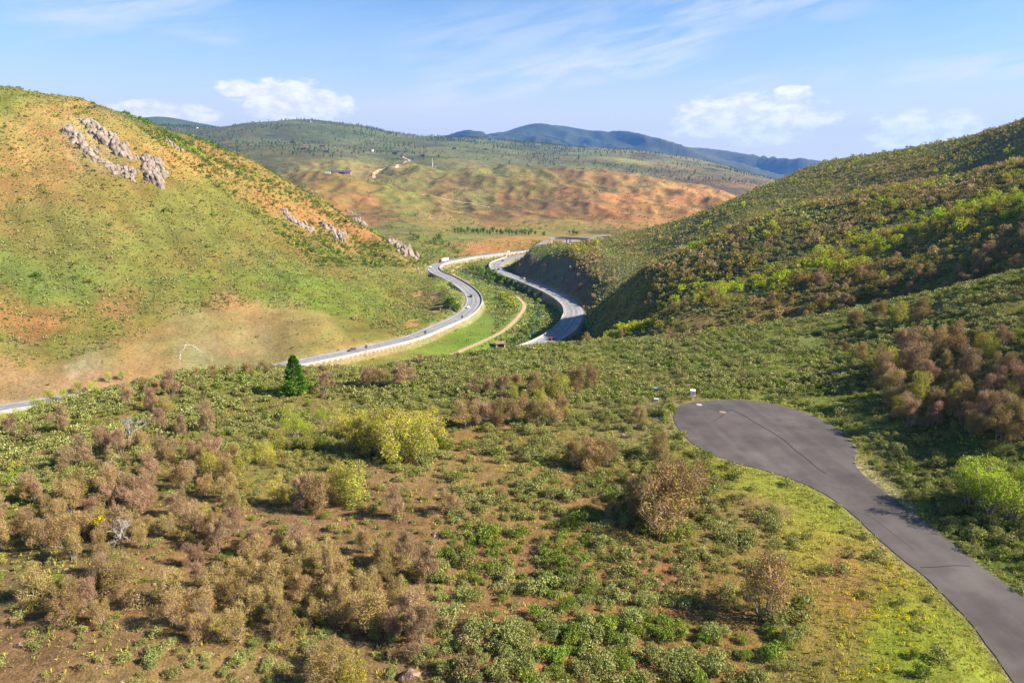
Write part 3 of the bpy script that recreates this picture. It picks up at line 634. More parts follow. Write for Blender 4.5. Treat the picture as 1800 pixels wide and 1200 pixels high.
# overpass
deck = ramp[max(rp_i[0] - 1, 0):]
bridge = tag(bpy.data.objects.new('overpass_bridge', None), 'flat concrete overpass on two slim piers carrying a road above the highway', 'bridge'); COL.objects.link(bridge)
bridge.location = tuple(deck[len(deck) // 2][:2]) + (-64,)
bl = np.array(bridge.location)
dk = deck - bl
A, B = offset(dk, -W_RAMP), offset(dk, W_RAMP)
n = len(dk)
Vd = np.concatenate([A, B, B, A]); Vd[2 * n:, 2] -= 1.5
i = np.arange(n - 1); q = lambda a, b: np.stack([a * n + i, b * n + i, b * n + i + 1, a * n + i + 1], 1)
link('deck', mesh_np('deck', Vd, np.concatenate([q(0, 1), q(1, 2), q(2, 3), q(3, 0)]), None, simple('bridge_concrete', (.30, .28, .25), .85, 0, .4, .2)), bridge)
for s_ in (-1, 1):
    a = offset(dk, s_ * W_RAMP); b = offset(dk, s_ * (W_RAMP - .3)); Vp = np.concatenate([a, a, b, b]); Vp[n:3 * n, 2] += .9
    link('parapet', mesh_np('parapet', Vp, np.concatenate([q(0, 1), q(1, 2), q(2, 3)]), None, M_wall), bridge)
for u, v in ((998.6, 424), (1025, 424)):
    k = np.argmin(np.abs(project(deck[:, 0], deck[:, 1], deck[:, 2])[0] - u)); p = dk[k]
    gz = float(height(deck[k, 0], deck[k, 1])) - bl[2]
    m = MB(); m.tube((p[0] - 2.2, p[1], gz - 1), (p[0] - 2.2, p[1], p[2] - 1.4), .7, .7, 8); m.tube((p[0] + 2.2, p[1], gz - 1), (p[0] + 2.2, p[1], p[2] - 1.4), .7, .7, 8); m.box(p[0] - 3.8, p[0] + 3.8, p[1] - .8, p[1] + .8, p[2] - 2.3, p[2] - 1.45)
    m.build('pier', simple('bridge_concrete', (.30, .28, .25), .85, 0, .4, .2), bridge)

# tracks laid over the land
def track(name, pix, width, lift, mat, label, step=2.):
    P = np.array([at(u, v) for u, v in pix]); L = resample(smooth(P, step), step)
    cols = [offset(L, f * width) for f in (-.5, -.25, 0, .25, .5)]
    wob = 1 + .18 * perlin(np.arange(len(L)) * .21, np.full(len(L), 3.3))
    V_ = []
    for k, c in enumerate(cols):
        c = c.copy(); m = L[:, :2]; c[:, :2] = m + (c[:, :2] - m) * wob[:, None]
        c[:, 2] = height(c[:, 0], c[:, 1]) + lift; V_.append(c)
    n = len(L); V_ = np.concatenate(V_); i = np.arange(n - 1)
    F_ = np.concatenate([np.stack([k * n + i, (k + 1) * n + i, (k + 1) * n + i + 1, k * n + i + 1], 1) for k in range(4)])
    return tag(link(name, mesh_np(name, V_, F_, None, mat, True)), label, None, None, 'structure')
trail = track('path', [(786, 628), (845, 602), (875, 587.5), (896, 572.5), (912, 556), (920.5, 543), (920, 533), (908, 521)], 2.9, .22, M_dirt, 'sandy dirt path curving through the green valley floor')
track('path', [(833, 500), (815, 492), (800, 485), (795, 477), (803, 471), (815, 466)], 3.2, .22, M_dirt, 'short sandy dirt path by the upper creek willows')
track('road', [(658, 313.5), (657, 308), (664, 301.5), (677, 295.5), (690, 293), (699, 291), (711, 287), (720, 283.5), (708, 276)], 9, .9, M_dirt2, 'pale graded dirt road winding up to the plateau', 8)
track('road', [(742, 344), (775, 349), (805, 354.5), (835, 360), (864, 365.5)], 5, .7, M_dirt2, 'narrow gravel road crossing the orange hillside', 6)
track('path', [(1145, 470), (1120, 486), (1102, 498), (1085, 515)], 2.2, .2, M_dirt, 'faint dirt path along the crest of the spur right of the highway')

# cul-de-sac
V_ = [tuple(p) + (0.,) for p in street]
me = bpy.data.meshes.new('road'); me.from_pydata(V_, [], [tuple(range(len(V_)))]); me.update()
if me.polygons[0].normal.z < 0: me.flip_normals()
me.materials.append(M_asph)
street_o = tag(link('road', me), 'dark grey asphalt street ending in a round cul-de-sac', None, None, 'structure')
def crack(px, wdt):
    P = [];
    for a, b in px:
        x, y = on_plane(1100 + a / 2.143, 640 + b / 2.143, 0.); P.append((float(x), float(y), 0.))
    L = resample(smooth(P, .3), .35); jit = .07 * perlin(np.arange(len(L)) * .6, np.full(len(L), wdt * 90)); L = offset(L, jit[:, None].repeat(1, 1)[:, 0])
    return ribbon('crack', L, -wdt / 2, wdt / 2, .005, M_crack, street_o)
crack([(395, 170), (430, 185), (480, 215), (540, 250), (595, 285), (640, 325), (680, 355), (720, 390), (760, 415)], .2)
crack([(268, 152), (320, 168), (370, 178), (400, 168)], .13)
crack([(330, 215), (355, 200), (375, 182)], .14)
crack([(1110, 765), (1180, 762), (1250, 757), (1310, 762)], .12)
crack([(560, 350), (640, 345), (720, 330), (790, 300)], .05)
crack([(900, 560), (960, 600), (1010, 640), (1090, 700)], .05)
# kerbless edge: manhole covers set in the asphalt
for u, v, r_, lb in ((1270, 724, .55, 'rusty round manhole cover in the middle of the cul-de-sac'), (1229, 711, .5, 'pale worn utility cover near the far edge of the cul-de-sac')):
    x, y = on_plane(u, v, 0.)
    m = MB(); m.tube((0, 0, -.01), (0, 0, .018), r_, r_ * .97, 20); m.tube((0, 0, .018), (0, 0, .024), r_ * .8, r_ * .8, 20)
    t = tag(m.build('manhole_cover', simple('worn_iron', (.30, .17, .12) if r_ > .52 else (.42, .36, .32), .8, 0, 3, .3), None, (float(x), float(y), 0)), lb, 'manhole cover')

# ------------------------------------------------------------------ vehicles
M_glass = simple('car_glass', (.02, .025, .03), .15); M_tyre = simple('tyre_rubber', (.02, .02, .02), .8); M_lamp = simple('lamp_lens', (.7, .7, .68), .2); M_red_lamp = simple('tail_lamp', (.4, .02, .02), .3); M_rim = simple('alloy_rim', (.4, .4, .42), .35, .8)
def paint(n, c, r=.3):
    m = simple(n + '_car_paint', c, r); m.node_tree.nodes['Principled BSDF'].inputs['Coat Weight'].default_value = .4; return m
def wheels(root, xs, half, r, wd=.24):
    for x in xs:
        for s in (-1, 1):
            wl = MB().tube((x, s * (half - wd), r), (x, s * half, r), r, r, 14).build('wheel', M_tyre, root)
            MB().tube((x, s * (half - wd * .4), r), (x, s * (half + .015), r), r * .6, r * .55, 10).build('rim', M_rim, wl)
CARS = {  # body outline (x forward), glasshouse outline, half width
 'sedan': ([(-2.25, .35), (2.2, .35), (2.3, .6), (2.2, .78), (1.1, .95), (.3, 1.38), (-.2, 1.44), (-1.1, 1.38), (-1.8, 1.0), (-2.3, .9), (-2.32, .6)], [(1.0, .93), (.27, 1.33), (-.2, 1.385), (-1.05, 1.33), (-1.7, .98)], .9, (-1.38, 1.4), .32),
 'suv': ([(-2.3, .42), (2.25, .42), (2.38, .7), (2.25, .98), (1.2, 1.1), (.5, 1.66), (-.2, 1.76), (-1.9, 1.7), (-2.25, 1.15), (-2.36, .7)], [(1.1, 1.08), (.46, 1.58), (-.2, 1.68), (-1.85, 1.62), (-2.12, 1.13)], .96, (-1.42, 1.42), .38),
 'pickup': ([(-2.9, .5), (2.7, .5), (2.85, .8), (2.7, 1.1), (1.5, 1.2), (.9, 1.78), (.3, 1.84), (-.6, 1.8), (-.8, 1.2), (-2.85, 1.2), (-2.9, .8)], [(1.4, 1.18), (.85, 1.7), (.3, 1.76), (-.55, 1.72), (-.68, 1.18)], 1.0, (-1.75, 1.85), .42)}
def vehicle(kind, name, cat, label, mat, line, near, lane, flip):
    u, v = near
    pr = np.array(project(line[:, 0], line[:, 1], line[:, 2])); k = int(np.clip(np.argmin(np.hypot(pr[0] - u, pr[1] - v)), 2, len(line) - 3))
    t = line[k + 1] - line[k - 1]; t /= np.linalg.norm(t)
    nrm = np.array([t[1], -t[0], 0]); p = line[k] + nrm * lane
    head = math.atan2(t[1], t[0]) + (math.pi if flip else 0)
    root = bpy.data.objects.new(name, None); COL.objects.link(root); root.location = (p[0], p[1], p[2] + .02); root.rotation_euler = (0, 0, head)
    tag(root, label, cat)
    if kind == 'semi':
        cab = MB().prism([(5.2, .6), (7.3, .6), (7.4, 1.6), (7.2, 2.0), (6.9, 3.0), (6.5, 3.7), (5.2, 3.9)], -1.25, 1.25, .12, 2.1).build('cab', mat, root, bevel=.06)
        MB().box(7.05, 7.26, -1.0, 1.0, 2.15, 2.85).build('windscreen', M_glass, cab)
        for s in (-1, 1): MB().box(5.9, 6.7, s * 1.2 - .03, s * 1.2 + .03, 2.1, 2.8).build('side_window', M_glass, cab)
        MB().box(-7.6, 4.9, -1.3, 1.3, 1.15, 4.05).build('trailer', simple('white_trailer_skin', (.75, .75, .74), .5), root, bevel=.05)
        MB().box(-7.2, 6.6, -.5, .5, .7, 1.12).build('chassis', M_dark, root)
        wheels(root, (-6.9, -5.6, 3.6, 4.8, 6.6), 1.25, .5, .3)
        for s in (-1, 1): MB().box(7.35, 7.45, s * .95 - .18, s * .95 + .18, .95, 1.2).build('headlight', M_lamp, root)
        return root
    body, glass, hw, ax, rr = CARS[kind]
    zt = glass[0][1]
    bo = MB().prism(body, -hw, hw, .13, zt).build('body', mat, root, bevel=.05)
    gp = MB().prism([(x, z) for x, z in glass], -hw + .10, hw - .10, 0).build('windows', M_glass, bo)
    for nm, (x0, z0), (x1, z1) in (('windscreen', glass[0], glass[1]), ('rear_window', glass[-1], glass[-2])):
        dx = .05 * (1 if x0 > x1 else -1); MB().add([(x0 + dx, -hw + .22, z0 + .05), (x0 + dx, hw - .22, z0 + .05), (x1 + dx, hw - .3, z1 + .02), (x1 + dx, -hw + .3, z1 + .02)], [(0, 1, 2, 3)]).build(nm, M_glass, bo)
    if kind == 'pickup': MB().box(-2.7, -.95, -hw + .14, hw - .14, 1.1, 1.215).build('bed', M_dark, bo)
    wheels(root, ax, hw + .01, rr)
    zl = body[2][1] + .05
    for s in (-1, 1):
        MB().box(body[2][0] - .16, body[2][0] + .02, s * (hw - .28) - .17, s * (hw - .28) + .17, zl, zl + .15).build('headlight', M_lamp, root)
        MB().box(body[-1][0] - .02, body[-1][0] + .14, s * (hw - .24) - .13, s * (hw - .24) + .13, zl + .05, zl + .3).build('tail_light', M_red_lamp, root)
    return root
P_red = paint('crimson', (.34, .012, .03)); P_white = paint('white', (.72, .73, .74)); P_black = paint('black', (.012, .012, .016)); P_grey = paint('dark_grey', (.05, .052, .06)); P_brown = paint('brown_grey', (.10, .08, .07)); P_silver = paint('silver', (.42, .43, .45))
vehicle('semi', 'semi_truck', 'truck', 'red semi truck pulling a white box trailer round the far bend', simple('red_cab_paint', (.38, .02, .05), .35), left_road, (783, 460), -1.8, True)
vehicle('pickup', 'pickup_truck', 'pickup', 'white pickup entering the tight bend behind the red semi truck', P_white, left_road, (763, 471), -2.6, True)
vehicle('pickup', 'pickup_truck', 'pickup', 'dark tall truck casting a long shadow on the bend of the left carriageway', P_black, left_road, (832, 522), -1.9, True)
vehicle('sedan', 'car', 'car', 'white car just past the bend of the left carriageway', P_white, left_road, (832, 545), -1.9, True)
vehicle('suv', 'car', 'car', 'brown-grey off-roader nearest the fir tree on the left carriageway', P_brown, left_road, (618, 618), -1.6, True)
vehicle('suv', 'car', 'car', 'red car driving along the right carriageway near the hill edge', P_red, right_road, (965, 598), 1.6, False)
vehicle('sedan', 'car', 'car', 'black car on the upper bend of the right carriageway, lower of two', P_black, right_road, (876, 473), .3, False)
vehicle('sedan', 'car', 'car', 'dark grey car further up the right carriageway where it meets the cut', P_grey, right_road, (883, 458.5), 1.6, False)
vehicle('suv', 'car', 'car', 'white car on the straight below the orange cut bank', P_white, left_road, (896, 443.5), -1.6, True)
vehicle('sedan', 'car', 'car', 'dark car where the slip road leaves the highway', P_grey, left_road, (941, 438), -2.4, True)
vehicle('suv', 'car', 'car', 'dark car between the slip road and the overpass', P_black, left_road, (968, 433), -1.6, True)
vehicle('suv', 'van', 'van', 'white van at the far end of the highway beyond the overpass', P_white, left_road, (1071, 413.6), -1.6, True)
vehicle('sedan', 'car', 'car', 'silver car passing under the overpass', P_silver, left_road, (1028, 416), -1.6, True)

# ------------------------------------------------------------------ road signs, delineators, boxes
M_sign = simple('yellow_sign_face', (.72, .38, .02), .5); M_orange = simple('amber_sign_face', (.62, .22, .02), .5); M_post = simple('sign_post', (.25, .24, .22), .6); M_back = simple('sign_back', (.055, .055, .06), .6)
def face_cam(x, y): return math.atan2(-x, y) if False else math.atan2(-y, -x) - math.pi / 2
def sign(name, u, v, hgt, wd, ht, mat, label, cat, group=None, diamond=False, chev=False, base=None):
    x, y, z = at(u, v) if base is None else base
    rz = math.atan2(x, -y) + .25
    root = bpy.data.objects.new(name, None); COL.objects.link(root); root.location = (x, y, z); root.rotation_euler = (0, 0, rz); tag(root, label, cat, group)
    MB().tube((0, .06, -.3), (0, .06, hgt), .07, .06, 6).build('post', M_post, root)
    if diamond:
        s = wd / 2; MB().add([(0, -.03, hgt - s), (s, -.03, hgt), (0, -.03, hgt + s), (-s, -.03, hgt), (0, .03, hgt - s), (s, .03, hgt), (0, .03, hgt + s), (-s, .03, hgt)], [(0, 1, 2, 3), (7, 6, 5, 4), (0, 4, 5, 1), (1, 5, 6, 2), (2, 6, 7, 3), (3, 7, 4, 0)]).build('panel', mat, root)
    else: pn = MB().box(-wd / 2, wd / 2, -.03, .03, hgt - ht, hgt).build('panel', mat, root)
    if chev:
        m = MB(); c = hgt - ht / 2
        m.add([(-.28, -.036, c + ht * .42), (0, -.036, c + ht * .42), (.3, -.036, c), (0, -.036, c - ht * .42), (-.28, -.036, c - ht * .42), (.02, -.036, c)], [(0, 5, 2, 1), (5, 4, 3, 2)])
        m.build('chevron', M_dark, root)
    return root
def roadside(line, u, v, off):
    pr = np.array(project(line[:, 0], line[:, 1], line[:, 2])); k = int(np.clip(np.argmin(np.hypot(pr[0] - u, pr[1] - v)), 1, len(line) - 2))
    p = offset(line, off)[k]; return float(p[0]), float(p[1]), max(float(p[2]) - .1, float(height(p[0], p[1])) - .1)
sign('warning_sign', 934, 498, 5.4, 2.4, 2.4, M_sign, 'bright yellow diamond warning sign beside the upper right carriageway', 'road sign', diamond=True, base=roadside(right_road, 934, 498, -W_R - .3))
for k, (u, v) in enumerate(((966, 500), (1003, 517), (1020, 529), (1027, 540), (1028, 556))):
    sign('chevron_sign', u, v, 2.6, 1.15, 1.5, M_orange, ['amber chevron sign against the shaded cut slope, highest up the bend', 'amber chevron sign second along the outside of the bend', 'amber chevron sign third along the outside of the bend', 'amber chevron sign fourth along the outside of the bend', 'amber chevron sign lowest along the outside of the bend'][k], 'road sign', 'chevron signs round the bend', chev=True, base=roadside(right_road, u - 10, v, W_R + 1.0))
for k, (u, v, lb) in enumerate(((800, 571, 'dark sign panel on a thin post before the white car'), (731, 594, 'dark sign panel midway along the white parapet'), (629, 620, 'dark sign panel on a post just behind the brown-grey off-roader'))):
    sign('marker_sign', u, v, 4.4, 1.5, 1.9, M_back, lb, 'road sign', 'dark sign backs along the parapet', base=roadside(left_road, u, v, W_L + .9))
for k, (u, v, lb) in enumerate(((808, 548, 'thin grey lamp post beside the dark green willow on the bend'),)):
    x, y, z = roadside(left_road, u, v, -W_L - 2.5)
    r_ = bpy.data.objects.new('lamp_post', None); COL.objects.link(r_); r_.location = (x, y, z); tag(r_, lb, 'lamp post')
    MB().tube((0, 0, -.3), (0, 0, 8), .11, .07, 6).tube((0, 0, 8), (1.6, 0, 8.3), .06, .05, 6).build('post', M_steel, r_); MB().box(1.4, 2.1, -.14, .14, 8.2, 8.36).build('lamp_head', M_steel, r_)
# utility boxes by the cul-de-sac
def utility(u, v, w_, d_, h_, mat, label, lid=True):
    x, y, z = at(u, v); r_ = bpy.data.objects.new('utility_box', None); COL.objects.link(r_); r_.location = (x, y, z - .05); r_.rotation_euler = (0, 0, -.25); tag(r_, label, 'utility box')
    MB().box(-w_ / 2, w_ / 2, -d_ / 2, d_ / 2, .1, h_).build('cabinet', mat, r_, bevel=.03); MB().box(-w_ / 2 - .12, w_ / 2 + .12, -d_ / 2 - .12, d_ / 2 + .12, -.3, .098).build('plinth', M_wall, r_)
    m = MB(); m.add([(-w_ / 2 - .04, -d_ / 2 - .04, h_ + .003), (w_ / 2 + .04, -d_ / 2 - .04, h_ + .003), (w_ / 2 + .04, d_ / 2 + .04, h_ + .12), (-w_ / 2 - .04, d_ / 2 + .04, h_ + .12), (-w_ / 2 - .04, -d_ / 2 - .04, h_ + .05), (w_ / 2 + .04, -d_ / 2 - .04, h_ + .05), (w_ / 2 + .04, d_ / 2 + .04, h_ + .17), (-w_ / 2 - .04, d_ / 2 + .04, h_ + .17)], [(3, 2, 1, 0), (4, 5, 6, 7), (0, 1, 5, 4), (1, 2, 6, 5), (2, 3, 7, 6), (3, 0, 4, 7)]); m.build('lid', mat, r_)
    MB().box(w_ * .15, w_ * .2, -d_ / 2 - .03, -d_ / 2 - .002, h_ * .45, h_ * .62).build('handle', M_dark, r_)
utility(1217.5, 695, .85, .6, 1.0, simple('white_box_paint', (.74, .74, .72), .5), 'small white utility box at the far edge of the cul-de-sac')
utility(1153, 688, .9, .7, .7, simple('green_box_paint', (.16, .22, .18), .5), 'grey-green utility box half hidden in sagebrush left of the cul-de-sac')
utility(1153.5, 705, .7, .5, .45, simple('grey_box_paint', (.40, .42, .40), .5), 'low grey utility box beside the bare dirt left of the cul-de-sac')
x, y, z = at(1331, 697)
MB().tube((0, 0, -.2), (0, 0, 1.1), .05, .05, 6).tube((0, 0, 1.1), (0, 0, 1.25), .07, .05, 6).build('marker_post', M_sign, None, (x, y, z)); tag(bpy.data.objects['marker_post'], 'thin yellow marker post behind the cul-de-sac', 'post')
# culvert hut by the creek
x, y, z = at(878, 609)
cu = bpy.data.objects.new('creek_culvert', None); COL.objects.link(cu); cu.location = (x, y, z); cu.rotation_euler = (0, 0, .35); tag(cu, 'small culvert with a rusty brown roof slab above the creek', 'culvert')
m = MB(); m.box(-3, -2.4, -2.5, 2.5, -1.5, 2.4).box(2.4, 3, -2.5, 2.5, -1.5, 2.4).box(-2.39, 2.39, 1.9, 2.5, -1.5, 2.4); m.build('side_wall', M_wall, cu)
MB().box(-3.5, 3.5, -3, 3, 2.41, 2.9).build('roof', simple('rusty_slab', (.30, .17, .10), .9, 0, .8, .3), cu)

# creek water glimpsed between the willows
cl = resample(smooth(creek_line, 3), 3); cl[:, 2] = height(cl[:, 0], cl[:, 1]) + .25
m_water = simple('creek_water', (.05, .07, .07), .08)
tag(ribbon('creek', cl, -1.6, 1.6, 0, m_water), 'narrow creek running between willows on the valley floor', None, None, 'structure')

# ------------------------------------------------------------------ far buildings and mast
def house(u, v, w_, d_, h_, wall, roof, label, rz=0., wing=False, cat='house', name='house', nwin=3):
    x, y, z = at(u, v); z = min(z, float(height(x, y + d_ / 2)), float(height(x, y - d_ / 2))) 
    r_ = bpy.data.objects.new(name, None); COL.objects.link(r_); r_.location = (x, y, z); r_.rotation_euler = (0, 0, rz); tag(r_, label, cat, 'houses on the plateau' if cat == 'house' else None)
    MB().box(-w_ / 2, w_ / 2, -d_ / 2, d_ / 2, -4, h_).build('wall', wall, r_)
    rf = MB(); e = .6; rh = d_ * .32
    rf.add([(-w_ / 2 - e, -d_ / 2 - e, h_), (w_ / 2 + e, -d_ / 2 - e, h_), (w_ / 2 + e, 0, h_ + rh), (-w_ / 2 - e, 0, h_ + rh), (-w_ / 2 - e, d_ / 2 + e, h_), (w_ / 2 + e, d_ / 2 + e, h_)], [(0, 1, 2, 3), (3, 2, 5, 4), (0, 3, 4), (1, 5, 2), (0, 4, 5, 1)])
    if wing: rf.add([(w_ * .1, -d_ / 2 - 5, h_ - .5), (w_ * .45, -d_ / 2 - 5, h_ - .5), (w_ * .275, -d_ / 2 - 5, h_ + rh * .7), (w_ * .1, 0, h_ - .5), (w_ * .45, 0, h_ - .5), (w_ * .275, 0, h_ + rh * .7)], [(0, 1, 2), (0, 2, 5, 3), (1, 4, 5, 2)])
    ro = rf.build('roof', roof, r_)
    if wing: MB().box(w_ * .13, w_ * .42, -d_ / 2 - 4.4, -d_ / 2 - .003, -4, h_ - .52).build('gable_wing', wall, r_)
    MB().box(-w_ * .3, -w_ * .3 + 1.4, .8, 2.2, h_ + rh * .4, h_ + rh + 1.2).build('chimney', M_dark, ro)
    for k in range(nwin):
        xx = -w_ * .4 + k * w_ * .5 / max(nwin - 1, 1); MB().box(xx, xx + w_ * .09, -d_ / 2 - .06, -d_ / 2 - .004, h_ * .35, h_ * .75).build('window', M_glass, r_)
    return r_
W_tan = simple('tan_siding', (.38, .27, .18), .8); W_dk = simple('slate_siding', (.06, .065, .085), .8); W_red = simple('red_siding', (.22, .09, .06), .8); W_wh = simple('pale_siding', (.66, .62, .58), .8); Rf_dk = simple('dark_roof', (.045, .045, .055), .7); Rf_rd = simple('brown_roof', (.16, .08, .06), .7); Rf_gr = simple('grey_roof', (.12, .12, .13), .7)
for a in [(514, 251, 20, 12, 6, W_dk, Rf_dk, 'slate-blue house with dark roof beside a yellow-green patch', .2, True), (535, 262.5, 26, 12, 5, W_red, Rf_rd, 'long red-brown house below the slate-blue one', -.1, True),
          (567, 258.5, 22, 11, 5, W_red, Rf_dk, 'dark red house on the plateau with a dark roof', .1, False), (573, 267.5, 18, 11, 5, W_dk, Rf_rd, 'brown-roofed house nearest below the dark red one', 0, False), (588, 260, 10, 8, 4, W_tan, Rf_gr, 'little tan house right of the dark red one', .3, False),
          (653, 266, 15, 11, 8, W_wh, Rf_rd, 'pale house with a red-brown roof left of the dirt road top', -.2, True), (694, 271, 20, 11, 6, W_dk, Rf_dk, 'dark slate house above the upper end of the dirt road', .1, True), (708, 272, 12, 9, 5, W_tan, Rf_gr, 'small tan house right of the dark slate house', 0, False),
          (743, 275, 16, 9, 5, W_dk, Rf_dk, 'low black-roofed house above the mast hill', 0, False), (799, 262, 14, 10, 5, W_dk, Rf_dk, 'lone dark house on the open green plateau', .1, False), (624, 231.5, 18, 12, 7, W_tan, Rf_gr, 'tan house high up among the trees of the ridge', 0, False),
          (543, 214.5, 24, 14, 7, W_tan, Rf_gr, 'tan lodge on the highest point of the wooded ridge', 0, True), (722, 234.5, 24, 13, 7, W_tan, Rf_rd, 'tan house at the right end of the wooded ridge', 0, False), (839, 242, 20, 12, 7, W_tan, Rf_gr, 'grey-roofed house near the foot of the blue mountain', 0, False), (861, 246.5, 18, 11, 5, W_dk, Rf_dk, 'dark house right of the grey-roofed one near the blue mountain', 0, False), (932, 249, 18, 11, 6, W_wh, Rf_gr, 'pale house left of the white cottages on the far plateau', 0, False), (945, 254.5, 26, 11, 5, W_wh, Rf_gr, 'row-like white cottage on the far plateau', 0, False), (344, 226, 24, 12, 6, W_wh, Rf_gr, 'pale house on the ridge above the left hill slope', 0, False), (653, 245, 16, 10, 6, W_wh, Rf_gr, 'pale cottage halfway down the wooded ridge', 0, False)]:
    house(*a)
# long barn
bn = house(600, 306, 52, 15, 7, simple('rusty_barn_wall', (.30, .20, .16), .8, 0, .3, .3), simple('slate_barn_roof', (.085, .085, .11), .6), 'long low building with a slate roof on the orange hilltop', 0, False, 'building', 'long_building', 10)
for k in range(5):
    MB().box(-20 + k * 9, -16 + k * 9, -4.6, -3.2, 9.2, 11.2).build('dormer', M_wall, bn)
x, y, z = at(576, 306); t = bpy.data.objects.new('storage_trailer', None); COL.objects.link(t); t.location = (x, y, z); tag(t, 'white storage trailer left of the long building', 'trailer')
MB().box(-6, 6, -2, 2, .8, 4.4).build('body', simple('white_trailer_skin', (.75, .75, .74), .5), t, bevel=.1)
for s in (-3, 3): MB().tube((s, -2, .6), (s, 2, .6), .6, .6, 10).build('wheel', M_tyre, t)
x, y, z = at(760.5, 294); t = bpy.data.objects.new('radio_mast', None); COL.objects.link(t); t.location = (x, y, z); tag(t, 'slim pale radio mast on the hilltop above the orange slopes', 'mast')
MB().tube((0, 0, -3), (0, 0, 20), 1.3, .9, 8).tube((0, 0, 20), (0, 0, 30), .5, .25, 6).build('pole', simple('pale_mast', (.66, .66, .66), .5), t)
MB().box(-1.8, 1.8, -1.8, 1.8, 16, 19).build('antenna', M_wall, t)
for s in (-1, 1): MB().box(s * 7 - 3, s * 7 + 3, -2.5, 2.5, -2, 4).build('equipment_hut', M_wall, t)

# ------------------------------------------------------------------ rock outcrops on the left hill
def rock_mat():
    m, nt = new_mat('grey_pink_rock'); g = G(nt)
    o = g.n('ShaderNodeOutputMaterial'); p = g.n('ShaderNodeBsdfPrincipled'); p.inputs['Roughness'].default_value = .95; p.inputs['Specular IOR Level'].default_value = .1
    pos = g.n('ShaderNodeTexCoord').outputs['Object']
    a = g.mix(g.ramp(g.noise(pos, .25, 5, .7), .35, .65), (.21, .162, .125, 1), (.33, .27, .215, 1))
    a = g.mix(g.ramp(g.noise(pos, 1.1, 4, .8), .60, .72), a, (.12, .10, .085, 1))
    g.put(p.inputs['Base Color'], a)
    b = g.n('ShaderNodeBump'); b.inputs['Strength'].default_value = 1.; b.inputs['Distance'].default_value = .8; g.put(b.inputs['Height'], g.noise(pos, .7, 5, .8)); g.put(p.inputs['Normal'], b.outputs[0])
    g.put(o.inputs[0], p.outputs[0]); return m
M_rock = rock_mat(); M_pale = simple('white_scree_rock', (.34, .30, .25), .95, 0, .5, .25)
import bmesh
def chunk_arrays(seed, sub=3):
    bm = bmesh.new(); bmesh.ops.create_icosphere(bm, subdivisions=sub, radius=1.)
    V_ = np.array([v.co[:] for v in bm.verts]); F_ = np.array([[v.index for v in f.verts] for f in bm.faces]); bm.free()
    rg = np.random.default_rng(seed); P = rg.normal(size=(14, 3)); P /= np.linalg.norm(P, axis=1)[:, None]; dd = rg.uniform(.55, .95, 14)
    for p, d_ in zip(P, dd):
        e = V_ @ p; V_ = V_ - np.maximum(e - d_, 0)[:, None] * p[None]
    V_ *= 1 + .10 * (perlin(V_[:, 0] * 3 + seed, V_[:, 1] * 3 + V_[:, 2] * 2.3))[:, None]
    return V_, F_
CHUNKS = [chunk_arrays(s, 3) for s in range(5)]
def outcrop(pix, size, label, mat=None, tall=1.2, n=5, spread=.55, name='rock_outcrop'):
    rg = np.random.default_rng(int(pix[0][0] * 7 + pix[0][1])); Vs = []; Fs = []; off = 0
    rs = np.array([math.hypot(*at(*p)[:2]) for p in pix]); pix = [p for p, r_ in zip(pix, rs) if abs(r_ / np.median(rs) - 1) < .07]; c0 = np.array(at(*pix[0]))
    for u, v in pix:
        x, y, z = at(u, v)
        for k in range(n):
            a, b = CHUNKS[rg.integers(5)]; s = size * rg.uniform(.5, 1.25)
            px_, py_ = x + rg.normal() * size * spread, y + rg.normal() * size * spread
            ang = rg.uniform(0, 6.28); M_ = np.array([[math.cos(ang), -math.sin(ang), 0], [math.sin(ang), math.cos(ang), 0], [0, 0, 1]])
            q = (a * np.array([s * .7, s * .7, s * tall * rg.uniform(.7, 1.3)])) @ M_.T
            q[:, 0] += q[:, 2] * .12
            Vs.append(q + np.array([px_, py_, float(height(px_, py_)) - s * .22]) - c0); Fs.append(b + off); off += len(a)
    o = link(name, mesh_np(name, np.concatenate(Vs), np.concatenate(Fs), None, mat or M_rock), None, c0)
    rm = o.modifiers.new('fuse', 'REMESH'); rm.mode = 'VOXEL'; rm.voxel_size = max(.22, size * .11)
    old = o.data; me = bpy.data.meshes.new_from_object(o.evaluated_get(bpy.context.evaluated_depsgraph_get())); o.modifiers.clear(); me.name = name; o.data = me
    nv = len(me.vertices); co = np.empty(nv * 3, np.float32); me.vertices.foreach_get('co', co); co = co.reshape(-1, 3); no = np.empty(nv * 3, np.float32); me.vertices.foreach_get('normal', no); no = no.reshape(-1, 3)
    q = 1.0 / size; X_, Y_, Z_ = co.T; e = 1 - 2.2 * np.abs(perlin(X_ * q + Z_ * q * .25, Y_ * q + 7)) + .7 * perlin(X_ * q * 2.3 + Z_ * q * 1.1, Y_ * q * 2.3 - Z_ * q) - .5 * np.abs(perlin(Z_ * q * 1.3 + X_ * q * .4, Y_ * q * .5))
    co = co + no * (e * size * .20)[:, None]; me.vertices.foreach_set('co', co.astype(np.float32).ravel()); me.polygons.foreach_set('use_smooth', np.zeros(len(me.polygons), bool)); me.update()
    if not me.materials: me.materials.append(mat or M_rock)
    bpy.data.meshes.remove(old)
    return tag(o, label, 'rock outcrop', 'rock outcrops on the left hill' if mat is None else None)
def along(a, b, n): return [(a[0] + (b[0] - a[0]) * t, a[1] + (b[1] - a[1]) * t) for t in np.linspace(0, 1, n)]
outcrop(along((148, 216), (172, 230), 5) + along((172, 236), (212, 270), 9) + along((196, 248), (214, 262), 4), 4.6, 'long jagged pinkish crag nearest the top of the left hill', tall=1.4)
